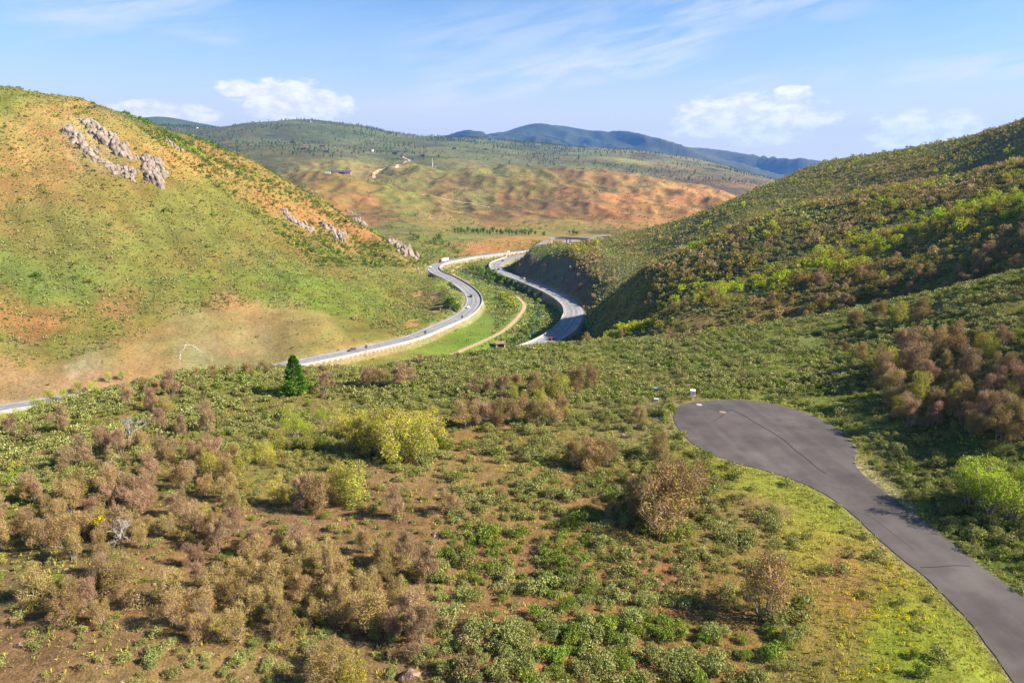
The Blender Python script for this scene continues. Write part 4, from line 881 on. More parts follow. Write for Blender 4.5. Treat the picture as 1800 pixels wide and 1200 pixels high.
outcrop(along((118, 228), (158, 268), 9), 3.8, 'lower pinkish rock rib left of the long jagged crag', tall=1.1)
outcrop(along((160, 274), (190, 290), 5) + along((190, 290), (230, 314), 7), 3.2, 'flat pale rock band running down below the jagged crag', tall=.7)
outcrop(along((258, 284), (280, 290), 5) + along((262, 300), (285, 306), 5) + along((268, 312), (278, 326), 4), 4.4, 'blocky upright crag at the lower right end of the rock bands', tall=1.4)
outcrop(along((216, 275), (245, 280), 4) + along((220, 296), (238, 302), 3), 2.6, 'broken small rocks between the long crag and the blocky crag', tall=1.15)
outcrop(along((293, 248), (312, 262), 4), 2.4, 'small dark rock rib high on the left hill among green shrubs', tall=1.15)
outcrop(along((500, 374), (510, 385), 3) + along((512, 388), (545, 404), 6), 4.2, 'ragged grey rock rib left of two smaller crags on the lower ridge', tall=1.1)
outcrop(along((572, 402), (600, 414), 5) + [(592, 420), (600, 422)], 4.8, 'brown rounded crag between the ragged rib and the grey crag', tall=1.15)
outcrop(along((626, 386), (640, 398), 4) + [(632, 396), (646, 404), (637, 395), (634, 392), (639, 400), (643, 402), (636, 398)], 4.6, 'dark crag on the ridge above a red bare streak', tall=1.15, n=9)
outcrop(along((610, 371), (628, 379), 4), 2.8, 'thin pale rock sliver on the ridge line', tall=.8)
outcrop(along((692, 420), (700, 436), 6) + along((700, 436), (724, 450), 9) + [(712, 444), (706, 446), (694, 428)], 5.4, 'big grey fissured crag lowest on the ridge above the highway', tall=1.4, n=8)
outcrop([(728, 466), (733, 472), (738, 478)], 2.6, 'small pale rocks just above the highway below the big crag', tall=.8)
outcrop(along((316, 638), (316, 622), 9) + along((316, 621), (326, 607), 8) + along((327, 606), (336, 606), 6) + along((338, 607), (354, 618), 10), .52, 'white arch-shaped rock ledge in the bare talus slope', M_pale, .8, 3, .45, 'rock_ledge')
outcrop(along((355, 619), (374, 634), 14), .6, 'dark thin rock ledge trailing from the white arch in the talus', None, .7, 2, .4, 'rock_ledge')

# ------------------------------------------------------------------ vegetation
K_V = np.array([.95, .92, .88])
def unit(a): return a / (np.linalg.norm(a, axis=-1, keepdims=True) + 1e-9)
def leaves(rg, P, D, ln, wd, N=None, jit=.45):
    """diamond leaves: P root, D long axis, N the way the blade faces (else random roll)"""
    n = len(P); side = unit(np.cross(D, rg.normal(size=(n, 3)) if N is None else N + rg.normal(size=(n, 3)) * jit)); ln = np.broadcast_to(ln, n)[:, None]; wd = np.broadcast_to(wd, n)[:, None]
    V_ = np.stack([P, P + D * ln * .45 + side * wd * .5, P + D * ln, P + D * ln * .45 - side * wd * .5], 1).reshape(-1, 3)
    return V_, np.arange(4 * n).reshape(n, 4)
def cols(rg, n, pal, var=.28, k=4):
    """per-leaf colour from a palette [(rgb, weight)]"""
    c = np.array([lin(p[0]) * K_V for p in pal]); w = np.array([p[1] for p in pal], float); i = rg.choice(len(pal), n, p=w / w.sum())
    return np.repeat(c[i] * rg.uniform(1 - var, 1 + var, n)[:, None], k, 0)
def dome(rg, lobes, n, flat=.25):
    """n points on the outer skin of a set of lobes (centre, radius); returns points, outward directions"""
    C = np.array([l[0] for l in lobes]); Rr = np.array([l[1] for l in lobes])
    i = rg.choice(len(lobes), n, p=Rr ** 2 / (Rr ** 2).sum()); d = unit(rg.normal(size=(n, 3)) + np.array([0, 0, flat]))
    return C[i] + d * Rr[i][:, None] * rg.uniform(.55, 1.05, n)[:, None] ** .6, d
def join(parts):
    Vs, Fs, Cs, o = [], [], [], 0
    for V_, F_, c in parts: Vs.append(V_); Fs.append(F_ + o); Cs.append(c); o += len(V_)
    return np.concatenate(Vs), np.concatenate(Fs), np.concatenate(Cs)
PAL = {
 'sage': [((153, 160, 94), 5), ((130, 142, 70), 3), ((178, 182, 122), 2), ((128, 110, 78), 1)],
 'sage_green': [((132, 150, 64), 5), ((110, 134, 52), 3), ((158, 168, 88), 1)],
 'sage_grey': [((156, 140, 100), 4), ((136, 130, 82), 3), ((120, 104, 80), 2)],
 'pink': [((178, 148, 116), 5), ((160, 134, 92), 3), ((154, 142, 74), 2)],
 'olive': [((166, 144, 76), 5), ((148, 138, 58), 4), ((168, 138, 94), 2), ((154, 158, 60), 2)],
 'mustard': [((176, 178, 56), 5), ((158, 148, 64), 2), ((188, 198, 66), 3)],
 'lime': [((170, 188, 52), 5), ((146, 176, 48), 3), ((186, 196, 70), 2)],
 'green': [((120, 148, 54), 5), ((98, 130, 46), 3), ((146, 160, 62), 1)],
 'fir': [((104, 142, 44), 5), ((80, 118, 36), 4), ((128, 158, 54), 1)],
 'flower': [((214, 208, 36), 5), ((186, 188, 46), 3)], 'grass': [((164, 164, 70), 4), ((144, 158, 62), 4), ((190, 170, 96), 3)],
 'gold': [((196, 178, 30), 5), ((170, 160, 34), 3)],
}
def bush(seed, pal, n, ln, wd, height=1.15):
    rg = np.random.default_rng(seed)
    lobes = [((0, 0, .38 * height), .52)] + [((math.cos(t) * q, math.sin(t) * q, z), s) for t, q, z, s in zip(rg.uniform(0, 6.28, 7), rg.uniform(.35, .68, 7), rg.uniform(.25, .62, 7) * height, rg.uniform(.26, .42, 7))]
    P, d = dome(rg, lobes, n, .55); ok = P[:, 2] > .03; P = P[ok]; d = d[ok]
    D = unit(d * .35 + rg.normal(size=d.shape) * .6 + np.array([0, 0, .45]))
    V_, F_ = leaves(rg, P - D * (ln * .5), D, ln * rg.uniform(.7, 1.3, len(P)), wd, d)
    return V_, F_, cols(rg, len(P), pal)
def crown_lobes(rg, h0, h1, wid, n):
    L = [((0, 0, (h0 + h1) * .50), (h1 - h0) * .27)]
    for t, q, z, s in zip(rg.uniform(0, 6.28, n), rg.uniform(.3, .75, n), rg.uniform(.12, .88, n), rg.uniform(.09, .20, n)):
        k = math.sin(min(z + .22, 1) * math.pi * .86) ** .6
        L.append(((math.cos(t) * q * wid * k, math.sin(t) * q * wid * k, h0 + (h1 - h0) * z), s))
    return L
def crown(seed, pal, n_leaf, n_twig, ls, wid=.5, h0=.12, twig=((178, 152, 122), 1), nl=17):
    """crown of a unit-high scrub tree: clumped buds/leaves and fine bare twigs"""
    rg = np.random.default_rng(seed); L = crown_lobes(rg, h0, .95, wid, nl); parts = []
    P, d = dome(rg, L, n_leaf, .25); D = unit(d * .25 + rg.normal(size=d.shape) * .8)
    V_, F_ = leaves(rg, P - D * ls * .5, D, ls * rg.uniform(.6, 1.4, n_leaf), ls * .62, d, .6); c = cols(rg, n_leaf, pal); parts.append((V_, F_, c))
    if n_twig:
        P, d = dome(rg, L, n_twig, .5); D = unit(d * .8 + rg.normal(size=d.shape) * .35 + np.array([0, 0, .35])); l = rg.uniform(.10, .24, n_twig)
        V_, F_ = leaves(rg, P - D * l[:, None] * .8, D, l, .0085); parts.append((V_, F_, cols(rg, n_twig, [twig, ((146, 122, 94), 1)])))
    return join(parts), L
def stems(seed, L, r0=.016, ground=-.06, mat=None):
    rg = np.random.default_rng(seed); m = MB()
    for c, s in L[:8]:
        b = (rg.normal() * .05, rg.normal() * .05, ground); mid = (b[0] * .4 + c[0] * .45 + rg.normal() * .02, b[1] * .4 + c[1] * .45 + rg.normal() * .02, c[2] * .5)
        m.tube(b, mid, r0, r0 * .7, 4); m.tube(mid, c, r0 * .7, r0 * .3, 4)
        for _ in range(3):
            e = np.array(c) + unit(rg.normal(size=3) + np.array([0, 0, .4])) * s * 1.05; q = np.array(mid) * .3 + np.array(c) * .7
            m.tube(tuple(q), tuple(e), r0 * .4, r0 * .14, 3)
    return m
M_leaf = foliage_mat('foliage', .24, .20); M_bark = simple('grey_oak_bark', (.26, .21, .165), .9, 0, 6, .3); M_dead = simple('weathered_grey_wood', (.30, .265, .24), .9, 0, 6, .2)

# --- scatter machinery
def band_points(r0, r1, s, az=51):
    n = int(2 * r1 / s) + 1; xs = (np.arange(n) - n / 2) * s; X, Y = np.meshgrid(xs, np.arange(0, int(r1 / s) + 1) * s)
    X = X + rng.uniform(-.5, .5, X.shape) * s; Y = Y + rng.uniform(-.5, .5, X.shape) * s
    r = np.hypot(X, Y); m = (r > r0) & (r < r1) & (np.abs(np.arctan2(X, Y)) < R(az)); return X[m], Y[m]
def poly_uv(u, v, P): return in_poly(u, v, np.array(P, float))
P_SOIL = [(-50, 860), (250, 830), (480, 800), (700, 830), (780, 860), (800, 960), (730, 1010), (760, 1230), (-50, 1230)]
P_STRIP = [(1235, 790), (1310, 815), (1430, 850), (1520, 930), (1640, 1040), (1800, 1230), (1370, 1230), (1430, 1080), (1400, 990), (1410, 950), (1370, 900), (1270, 850)]
P_TALUS = [(290, 560), (420, 540), (560, 545), (640, 570), (700, 592), (640, 612), (520, 632), (400, 660), (200, 690), (0, 725), (0, 660), (150, 625), (260, 590)]
P_MEADOW = [(560, 650), (700, 610), (820, 560), (850, 545), (870, 560), (865, 590), (790, 625), (700, 650)]
P_GROVE = [(1540, 645), (1640, 622), (1830, 600), (1830, 800), (1760, 782), (1660, 755), (1590, 762), (1550, 710)]
P_OAKL = [(-30, 890), (120, 860), (220, 850), (330, 790), (430, 780), (440, 880), (430, 960), (520, 980), (640, 960), (690, 1000), (660, 1060), (560, 1120), (420, 1140), (230, 1120), (90, 1090), (60, 1050), (120, 1000), (60, 960), (-30, 980)]
trail_xy = np.array([at(u, v)[:2] for u, v in [(786, 628), (845, 602), (875, 587.5), (896, 572.5), (912, 556), (920.5, 543), (920, 533), (908, 521)]])
def field(x, y):
    z = height(x, y); u, v = project(x, y, z); return z, u, v, layer_at(x, y), sample(DROAD, x, y), sample(DST, x, y)
def sage_density(x, y, u, v, L, r):
    d = np.select([L == 0, np.isin(L, (1, 2, 3)), L == 4, L == 5, L == 8], [.60, .42, .26, .06, .12], .02)
    n = L == 0
    d = np.where(n & (v > 830), .74, d); d = np.where(n & (v < 700) & (u > 760), .72, d)
    d = np.where(n & poly_uv(u, v, P_SOIL), .30, d); d = np.where(n & poly_uv(u, v, P_STRIP), .05, d); d = np.where(n & poly_uv(u, v, P_GROVE), .30, d)
    d = np.where((L == 4) & poly_uv(u, v, P_TALUS), .012, d)
    d = np.where((L == 4) & (v < 450) & (u - 250 > (v - 200) * 1.45), .07, d)
    d = np.where((L == 8) & poly_uv(u, v, P_MEADOW), .006, d); d = np.where((L == 8) & (u > 870), .20, d)
    d = np.where((L == 3) & poly_uv(u, v, [(900, 440), (985, 442), (1020, 470), (1050, 530), (1010, 560), (900, 480)]), .03, d)
    return d * np.clip(.85 + 1.4 * fbm(x / 13, y / 13, 3), .2, 1.6)
BANDS = [(36, 112, .95), (112, 200, 1.0), (200, 430, 1.4), (430, 980, 1.9)]
sX, sY = [], []
for r0, r1, s in BANDS:
    x, y = band_points(r0, r1, s); z, u, v, L, dr, dst = field(x, y); r = np.hypot(x, y)
    ok = rng.uniform(size=len(x)) < sage_density(x, y, u, v, L, r) * s * s
    ok &= (dr > 1.8) & (dst > .7)
    if r0 < 150: ok &= dist_line(x, y, gp)[0] > 1.9
    for bu, bv in ((1217.5, 695), (1153, 688), (1153.5, 705), (1331, 697)):
        bx, by_, bz = at(bu, bv); ok &= ~((np.abs(x - bx - (by_ - y) * .1) < 1.3) & (y > by_ - 4.5) & (y < by_ + 1.2))
    ok &= visible(x, y, 2.5 if r0 < 300 else 1.2) & (u > -320) & (u < 2250)
    x, y = x[ok], y[ok]
    if r0 >= 200:
        dt = dist_line(x, y, trail_xy)[0]; k_ = dt > 3; u_, v_ = project(x, y, height(x, y))
        for P_, c_, r0_, r1_ in BARE: k_ &= ~(in_poly(u_, v_, np.array(P_, float)) & (np.hypot(x, y) > r0_) & (rng.uniform(size=len(x)) < .85))
        x, y = x[k_], y[k_]
    sX.append(x); sY.append(y)
sX = np.concatenate(sX); sY = np.concatenate(sY); sR = np.hypot(sX, sY); sZ, sU, sV, sL, _a, _b = field(sX, sY)
tone = fbm(sX / 18, sY / 18, 2) + .5 * rng.normal(size=len(sX)) * .5
green_in = poly_uv(sU, sV, [(880, 880), (1250, 900), (1260, 1230), (700, 1230), (800, 1000)])
kindS = np.where(tone > .42 - .2 * green_in, 1, np.where(tone < -.62, 2, 0))
sSc = np.clip(rng.lognormal(-.24, .36, len(sX)), .28, 1.5) * np.where(sL == 4, .80, 1) * np.where(sL == 8, 1.1, 1) * np.where(sL == 2, 1.35, 1) * np.where(sR > 430, 1.15, 1.0)
sSc *= np.where(poly_uv(sU, sV, P_SOIL), .72, 1)

# ------------------------------------------------------------------ trees placed from the photograph
def metres(u, v, hpx):
    x, y, z = at(u, v); f = y * CP - (z - H) * SP; return x, y, z, hpx * f / 1200. / .96
TREES = []     # (x, y, z, height, kind, region)
def T(region, rows):
    for u, v, h, k in rows:
        x, y, z, m = metres(u, v, h); TREES.append((x, y, z, m, k, region))
T('edge', [(105, 757, 50, 'pink'), (20, 762, 34, 'pink'), (50, 768, 30, 'olive'), (300, 696, 52, 'pink'), (228, 712, 44, 'pink'), (268, 720, 46, 'pink'), (292, 726, 38, 'olive'), (367, 760, 58, 'pink'), (318, 772, 46, 'pink'), (283, 752, 40, 'pink'),
           (190, 792, 50, 'pink'), (250, 790, 42, 'olive'), (140, 818, 58, 'pink'), (112, 826, 50, 'pink'), (212, 800, 52, 'pink'), (255, 684, 26, 'olive'), (275, 690, 26, 'olive'),
           (345, 664, 24, 'olive'), (375, 662, 24, 'olive'), (405, 661, 26, 'olive'), (435, 660, 28, 'olive'), (465, 656, 26, 'olive'),
           (572, 690, 40, 'pink'), (645, 678, 40, 'pink'), (668, 676, 34, 'olive'), (702, 678, 46, 'pink'), (722, 672, 30, 'pink'), (738, 640, 20, 'pink'), (758, 638, 16, 'pink')])
T('willow edge', [(5, 748, 28, 'lime'), (35, 742, 28, 'lime'), (65, 722, 28, 'lime'), (90, 708, 26, 'lime'), (115, 702, 26, 'lime'), (140, 692, 26, 'lime'), (165, 688, 24, 'lime'), (192, 672, 22, 'lime'), (215, 668, 20, 'lime')])
T('yellow clump', [(675, 790, 84, 'mustard'), (718, 785, 80, 'mustard'), (640, 790, 74, 'mustard'), (620, 792, 76, 'mustard'), (660, 802, 78, 'mustard'), (700, 812, 92, 'mustard'), (738, 806, 84, 'mustard'), (640, 768, 58, 'mustard'), (690, 768, 62, 'mustard'), (755, 772, 60, 'mustard'), (600, 766, 50, 'mustard'),
                   (520, 768, 48, 'lime'), (545, 792, 52, 'mustard'), (490, 792, 46, 'mustard'), (510, 742, 34, 'lime'), (565, 745, 34, 'lime')])
T('pale clump', [(370, 832, 48, 'mustard'), (400, 842, 50, 'olive'), (430, 828, 46, 'mustard'), (465, 812, 44, 'mustard'), (348, 818, 36, 'olive'), (410, 806, 36, 'mustard')])
T('middle', [(560, 895, 74, 'olive'), (535, 888, 62, 'pink'), (488, 884, 56, 'mustard'), (622, 882, 90, 'mustard'), (598, 872, 70, 'mustard'), (695, 908, 66, 'pink'), (792, 902, 48, 'olive')])
T('centre grove', [(832, 692, 34, 'pink'), (860, 692, 36, 'pink'), (886, 690, 34, 'pink'), (908, 682, 32, 'olive'), (940, 692, 46, 'olive'), (976, 690, 48, 'olive'), (1012, 692, 58, 'olive'), (1038, 682, 48, 'olive'),
                   (822, 750, 52, 'olive'), (850, 748, 50, 'pink'), (876, 748, 56, 'olive'), (905, 744, 52, 'olive'), (936, 746, 50, 'olive'), (965, 746, 54, 'olive'), (986, 736, 50, 'olive'), (902, 702, 36, 'mustard'), (950, 716, 40, 'mustard'), (920, 722, 38, 'olive'), (985, 700, 46, 'mustard')])
T('by the street', [(1005, 812, 50, 'olive'), (1036, 824, 66, 'olive'), (1066, 820, 60, 'olive'), (1130, 752, 40, 'olive'), (1120, 738, 28, 'pink'), (1160, 806, 56, 'olive'),
                    (1118, 905, 84, 'olive'), (1150, 930, 122, 'olive'), (1188, 922, 128, 'olive'), (1206, 892, 100, 'olive'), (1168, 856, 76, 'olive')])
T('lone', [(1347, 1085, 132, 'olive')])
T('bare slope', [(710, 990, 62, 'pink'), (748, 1022, 68, 'pink'), (722, 1100, 84, 'pink'), (742, 1132, 80, 'pink'), (690, 1120, 66, 'pink'), (625, 1072, 72, 'olive'), (650, 1110, 90, 'olive'), (700, 1060, 60, 'olive')])
T('corner', [(620, 1205, 70, 'mustard'), (570, 1215, 84, 'olive'), (590, 1180, 66, 'olive')])
T('flat', [(1510, 632, 34, 'olive'), (1488, 620, 22, 'olive'), (1500, 578, 42, 'olive'), (1540, 566, 44, 'olive'), (1580, 566, 44, 'mustard'), (1618, 560, 44, 'olive')])
T('aspens', [(1698, 884, 84, 'lime'), (1715, 882, 88, 'lime'), (1730, 908, 106, 'lime'), (1778, 914, 100, 'lime'), (1806, 896, 92, 'lime'), (1760, 880, 70, 'lime')])
T('hill foot', [(1010, 604, 20, 'olive'), (1032, 604, 22, 'olive'), (1052, 602, 24, 'mustard'), (1075, 600, 24, 'olive'), (1095, 598, 22, 'olive')])
def fill(region, P, n, hpx, kinds, gap):
    P_ = np.array(P); k = 0; got = []; tries = 0
    while k < n and tries < n * 40:
        tries += 1
        u = rng.uniform(P_[:, 0].min(), P_[:, 0].max()); v = rng.uniform(P_[:, 1].min(), P_[:, 1].max())
        if not in_poly(np.array([u]), np.array([v]), P_)[0] or not (-40 < u < 1850): continue
        if any(abs(u - a) < gap and abs(v - b) < gap * .45 for a, b in got): continue
        got.append((u, v)); k += 1
        T(region, [(u, v, hpx * rng.uniform(.75, 1.25) * (1 + (v - P_[:, 1].mean()) / 900), kinds[rng.integers(len(kinds))])])
fill('thicket', P_OAKL, 84, 58, ['olive', 'olive', 'olive', 'pink', 'olive'], 33)
fill('thicket', [(-30, 870), (240, 850), (330, 790), (330, 880), (200, 960), (-30, 950)], 18, 50, ['pink', 'olive', 'pink'], 36)
fill('grove', P_GROVE, 46, 58, ['pink', 'olive', 'pink', 'olive', 'mustard'], 38)
n_named = len(TREES)
# the wooded spurs on the right
def spur_kind(x, y, u, v):
    t = fbm(x / 28, y / 28, 3) + .18 * rng.normal(size=len(x))
    band = np.exp(-((v - np.interp(u, [1100, 1222, 1311, 1400, 1489, 1600, 1693, 1800], [590, 522, 496, 462, 432, 404, 375, 352])) / 26.) ** 2)
    up = (v < np.interp(u, [1240, 1440, 1670, 1800], [440, 366, 325, 300])) * .18
    t = t + .55 * band + up
    return np.where(t > .82, 'lime', np.where(t > .46, 'mustard', np.where(t > .02, 'olive', 'pink')))
fx, fy = band_points(205, 980, 3.0); z, u, v, L, dr, dst = field(fx, fy); r = np.hypot(fx, fy)
patch = fbm(fx / 34, fy / 34, 3)
den = np.select([(L == 1), (L == 2), (L == 3), (L == 4)], [.085, .075, .011, .0085], 0.)
den = den * np.where(L == 4, np.clip(.5 + 2.2 * patch, 0, 2.5), np.clip(.75 + 2.0 * patch, .05, 2))
oak_ridge = (L == 4) & (v < 470) & (u - 210 > (v - 200) * 1.30)
den = np.where(oak_ridge, .046 * np.clip(1.1 + 2.0 * patch, .15, 2.4), den)
den = np.where((L == 4) & (v < 470) & (u < 190) & (v < 330), .007 * np.clip(1 + 2 * patch, 0, 3), den)
den = np.where((L == 4) & poly_uv(u, v, P_TALUS), 0, den)
den = np.where((L == 3) & poly_uv(u, v, [(985, 430), (1050, 420), (1060, 500), (1020, 480)]), .05, den)
den = np.where((L == 3) & (u < 1000), .004, den)
den = np.where((L == 2) & (u < 1130), .02, den)
ok = (rng.uniform(size=len(fx)) < den * 9) & (dr > 3) & visible(fx, fy, 3) & (u > -250) & (u < 2250)
fh_k = 1.15
fx, fy, fz, fu, fv, fL, fr = fx[ok], fy[ok], z[ok], u[ok], v[ok], L[ok], r[ok]
fk = spur_kind(fx, fy, fu, fv)
oakr = (fv < 470) & (fu - 210 > (fv - 200) * 1.30)
tl = fbm(fx / 40, fy / 40, 2) + .25 * rng.normal(size=len(fx))
fk = np.where(fL == 4, np.where(oakr | (fv < 320), np.where(tl > .45, 'lime', np.where(tl > -.35, 'green', 'olive')), np.where(tl > .36, 'green', np.where(tl > .12, 'olive', 'pink'))), fk)
fh = np.where(fL == 4, np.clip(rng.lognormal(.72, .3, len(fx)), 1.0, 4.2), np.clip(rng.lognormal(1.16, .32, len(fx)), 1.3, 5.6))
ordr = np.argsort(fr - 25 * fh)
n_ind = 300 - n_named
near = ordr[(fL[ordr] != 4) & (fu[ordr] > 0) & (fu[ordr] < 1800)][:max(n_ind, 0)]
for k in near: TREES.append((fx[k], fy[k], fz[k], fh[k], str(fk[k]), 'spur'))
rest = np.setdiff1d(np.arange(len(fx)), near)

# --- one tree of each sort, copied
SHAPES = {}
def tree_kind(kind, n):
    key = (kind, n)
    if key not in SHAPES:
        seed = hash_(kind) + n * 13
        bare = kind == 'pink'
        (V_, F_, c), L = crown(seed, PAL[kind], {'pink': 1300, 'olive': 2500, 'mustard': 3600, 'lime': 2600, 'green': 2300}[kind], {'pink': 1900, 'olive': 1300, 'mustard': 600, 'lime': 150, 'green': 60}[kind], .027 if not bare else .021, wid=(.46, .58, .40)[n], h0=(.03 if kind != 'lime' else .22))
        SHAPES[key] = (mesh_np('crown', V_, F_, c, M_leaf), stems(seed + 1, L, .013 if kind != 'lime' else .017).mesh('trunk', M_bark))
    return SHAPES[key]
def hash_(s): return sum(ord(ch) * (i + 3) for i, ch in enumerate(s)) % 1000
NAMES = {'pink': ('oak_tree', 'oak'), 'olive': ('oak_tree', 'oak'), 'mustard': ('oak_tree', 'oak'), 'lime': ('willow_shrub', 'willow'), 'green': ('oak_tree', 'oak')}
LOOK = {'pink': 'pinkish-brown twiggy scrub oak', 'olive': 'olive-brown budding scrub oak', 'mustard': 'yellow-green leafing scrub oak', 'lime': 'bright green leafy shrub', 'green': 'dark green scrub oak'}
PLACE = {'edge': 'on the knoll edge around the fir', 'willow edge': 'in the row before the leftmost highway', 'yellow clump': 'in the big clump below the fir', 'pale clump': 'in the pale clump at left',
         'middle': 'below the big yellow-green clump', 'centre grove': 'in the grove at the centre', 'by the street': 'left of the cul-de-sac', 'bare slope': 'on bare soil near bottom edge', 'corner': 'at the very bottom edge',
         'flat': 'above the sagebrush flat at right', 'aspens': 'in the stand right of the street', 'hill foot': 'in the row below the right carriageway', 'thicket': 'in the wide thicket at lower left', 'grove': 'in the large grove right of the cul-de-sac', 'spur': 'on the wooded spurs right of the valley'}
def ordinal(k): return ['first', 'second', 'third', 'fourth', 'fifth', 'sixth', 'seventh', 'eighth', 'ninth', 'tenth', 'eleventh', 'twelfth', 'thirteenth', 'fourteenth', 'fifteenth', 'sixteenth', 'seventeenth', 'eighteenth', 'nineteenth', 'twentieth'][k]
proto = {}
for k, t in enumerate(TREES): pass
pu, pv = project(np.array([t[0] for t in TREES]), np.array([t[1] for t in TREES]), np.array([t[2] for t in TREES]))
by = {}
for k, t in enumerate(TREES): by.setdefault((t[5], t[4]), []).append(k)
tree_label = {}
for (reg, kd), ks in by.items():
    ks = sorted(ks, key=lambda k: pu[k])
    for j, k in enumerate(ks):
        if reg == 'lone': tree_label[k] = ('large olive-brown scrub oak alone beside the grassy strip by the street', None)
        elif len(ks) == 1: tree_label[k] = (f'only {LOOK[kd]} {PLACE[reg]}', None)
        elif len(ks) <= 20: tree_label[k] = (f'{LOOK[kd]} {PLACE[reg]}, {ordinal(j)} from left', f'trees {PLACE[reg]}')
        else: tree_label[k] = (f'{LOOK[kd]} {PLACE[reg]}', f'{LOOK[kd]}s {PLACE[reg]}')
for k, (x, y, z, h, kd, reg) in enumerate(TREES):
    kind = kd
    n = int(rng.integers(3)); key = (kind, n)
    cr, tr = tree_kind(kind, n)
    nm, cat = NAMES[kd]
    if reg == 'aspens': nm, cat = 'aspen_tree', 'aspen'
    root = bpy.data.objects.new(nm, None); COL.objects.link(root); lb, gr = tree_label[k]; tag(root, lb if reg != 'aspens' else lb.replace('leafy shrub', 'young aspen'), cat, gr)
    sx_ = rng.uniform(.78, 1.12)
    root.location = (x, y, z - .03 * h); root.rotation_euler = (0, 0, rng.uniform(0, 6.28)); root.scale = (h * sx_, h * sx_ * rng.uniform(.9, 1.1), h)
    if key not in proto: proto[key] = (link('crown', cr, root), link('trunk', tr, root))
    else:
        for p in proto[key]:
            c = p.copy(); c.parent = root; COL.objects.link(c)

# the fir and two dead snags
def fir(x, y, z, h):
    root = bpy.data.objects.new('fir_tree', None); COL.objects.link(root); root.location = (x, y, z); tag(root, 'single dark green conical fir on the left edge of the knoll', 'fir tree')
    rg = np.random.default_rng(5); n = 5200; t = rg.uniform(0, 1, n) ** .75; t = 1 - t; t = np.clip(t, 0, .985)
    ang = rg.uniform(0, 6.28, n); prof = .275 * np.minimum(1, (1 - t) ** .62 * 1.08) * np.minimum(1, .62 + t * 4) * (1 + .16 * np.sin(t * 46 + ang * 2) + .14 * np.sin(ang * 5 + t * 9) + .12 * np.sin(ang * 2 - t * 5) + .08 * np.sin(ang * 3 + t * 21))
    q = prof * rg.uniform(.62, 1.06, n)
    P = np.stack([np.cos(ang) * q, np.sin(ang) * q, .03 + t * .96], 1); d = np.stack([np.cos(ang), np.sin(ang), -.1 + t * .8], 1); D = unit(d + rg.normal(size=d.shape) * .35)
    V_, F_ = leaves(rg, P - D * .02, D, rg.uniform(.03, .065, n), .024)
    link('crown', mesh_np('crown', V_ * h, F_, cols(rg, n, PAL['fir']), M_leaf), root); MB().tube((0, 0, -.3), (0, 0, h * .9), .2, .03, 7).build('trunk', M_bark, root)
x, y, z, m = metres(520, 693, 70); fir(x, y, z, m)
def snag(u, v, hpx, label, seed):
    x, y, z, h = metres(u, v, hpx); root = bpy.data.objects.new('dead_tree', None); COL.objects.link(root); root.location = (x, y, z); tag(root, label, 'dead tree')
    rg = np.random.default_rng(seed); tr = MB(); br = MB()
    def grow(m, p, d, l, r, depth):
        q = p + d * l; m.tube(tuple(p), tuple(q), r, r * .65, 5)
        if depth == 0: return
        for _ in range(3): grow(br, p + d * l * rg.uniform(.55, 1), unit(d + rg.normal(size=3) * .55 + np.array([0, 0, .1])), l * rg.uniform(.55, .8), r * .55, depth - 1)
    for s in range(3): grow(tr, np.array([rg.normal() * .12, rg.normal() * .12, -.2]), unit(np.array([rg.normal() * .35, rg.normal() * .35, 1.])), h * .38, .11, 4)
    tr.build('trunk', M_dead, root); br.build('branch_crown', M_dead, root)
snag(212, 955, 52, 'bare grey snag beside the golden bush at lower left', 3)
snag(225, 775, 56, 'pale silvery dead trunks within the pink oaks at left', 4)
snag(848, 735, 34, 'pale dead stem in front of the grove at the centre', 8)
gx_, gy_, gz_, gm_ = metres(184, 948, 46)
(V_, F_, c), L = crown(77, PAL['gold'], 900, 20, .07, .4, .05)
gb = bpy.data.objects.new('golden_bush', None); COL.objects.link(gb); gb.location = (gx_, gy_, gz_); gb.scale = (gm_,) * 3; tag(gb, 'golden-yellow flowering bush beside the grey snag', 'bush')
link('crown', mesh_np('crown', V_, F_, c, M_leaf), gb); link('trunk', stems(78, L).mesh('trunk', M_bark), gb)

# --- valley willows along the creek and the poplar row below the orange hill
def planted(name, cat, rows, kind_fn, label_fn, group, mk):
    pr_ = {}
    for k, (u, v, h) in enumerate(rows):
        x, y, z, m = metres(u, v, h); key = kind_fn(k); root = bpy.data.objects.new(name, None); COL.objects.link(root); tag(root, label_fn(k, len(rows)), cat, group)
        root.location = (x, y, z - .05 * m); s = rng.uniform(.9, 1.2); root.scale = (m * s, m * s, m); root.rotation_euler = (0, 0, rng.uniform(0, 6.28))
        if key not in pr_: a, b = mk(key); pr_[key] = (link('crown', a, root), link('trunk', b, root))
        else:
            for p in pr_[key]:
                c = p.copy(); c.parent = root; COL.objects.link(c)
def mk_tree(pal, wid, h0, n, ls):
    def f(key):
        (V_, F_, c), L = crown(300 + key + hash_(pal), PAL[pal], n, 0, ls, wid, h0); return mesh_np('crown', V_, F_, c, M_leaf), stems(key + 9, L, .02).mesh('trunk', M_bark)
    return f
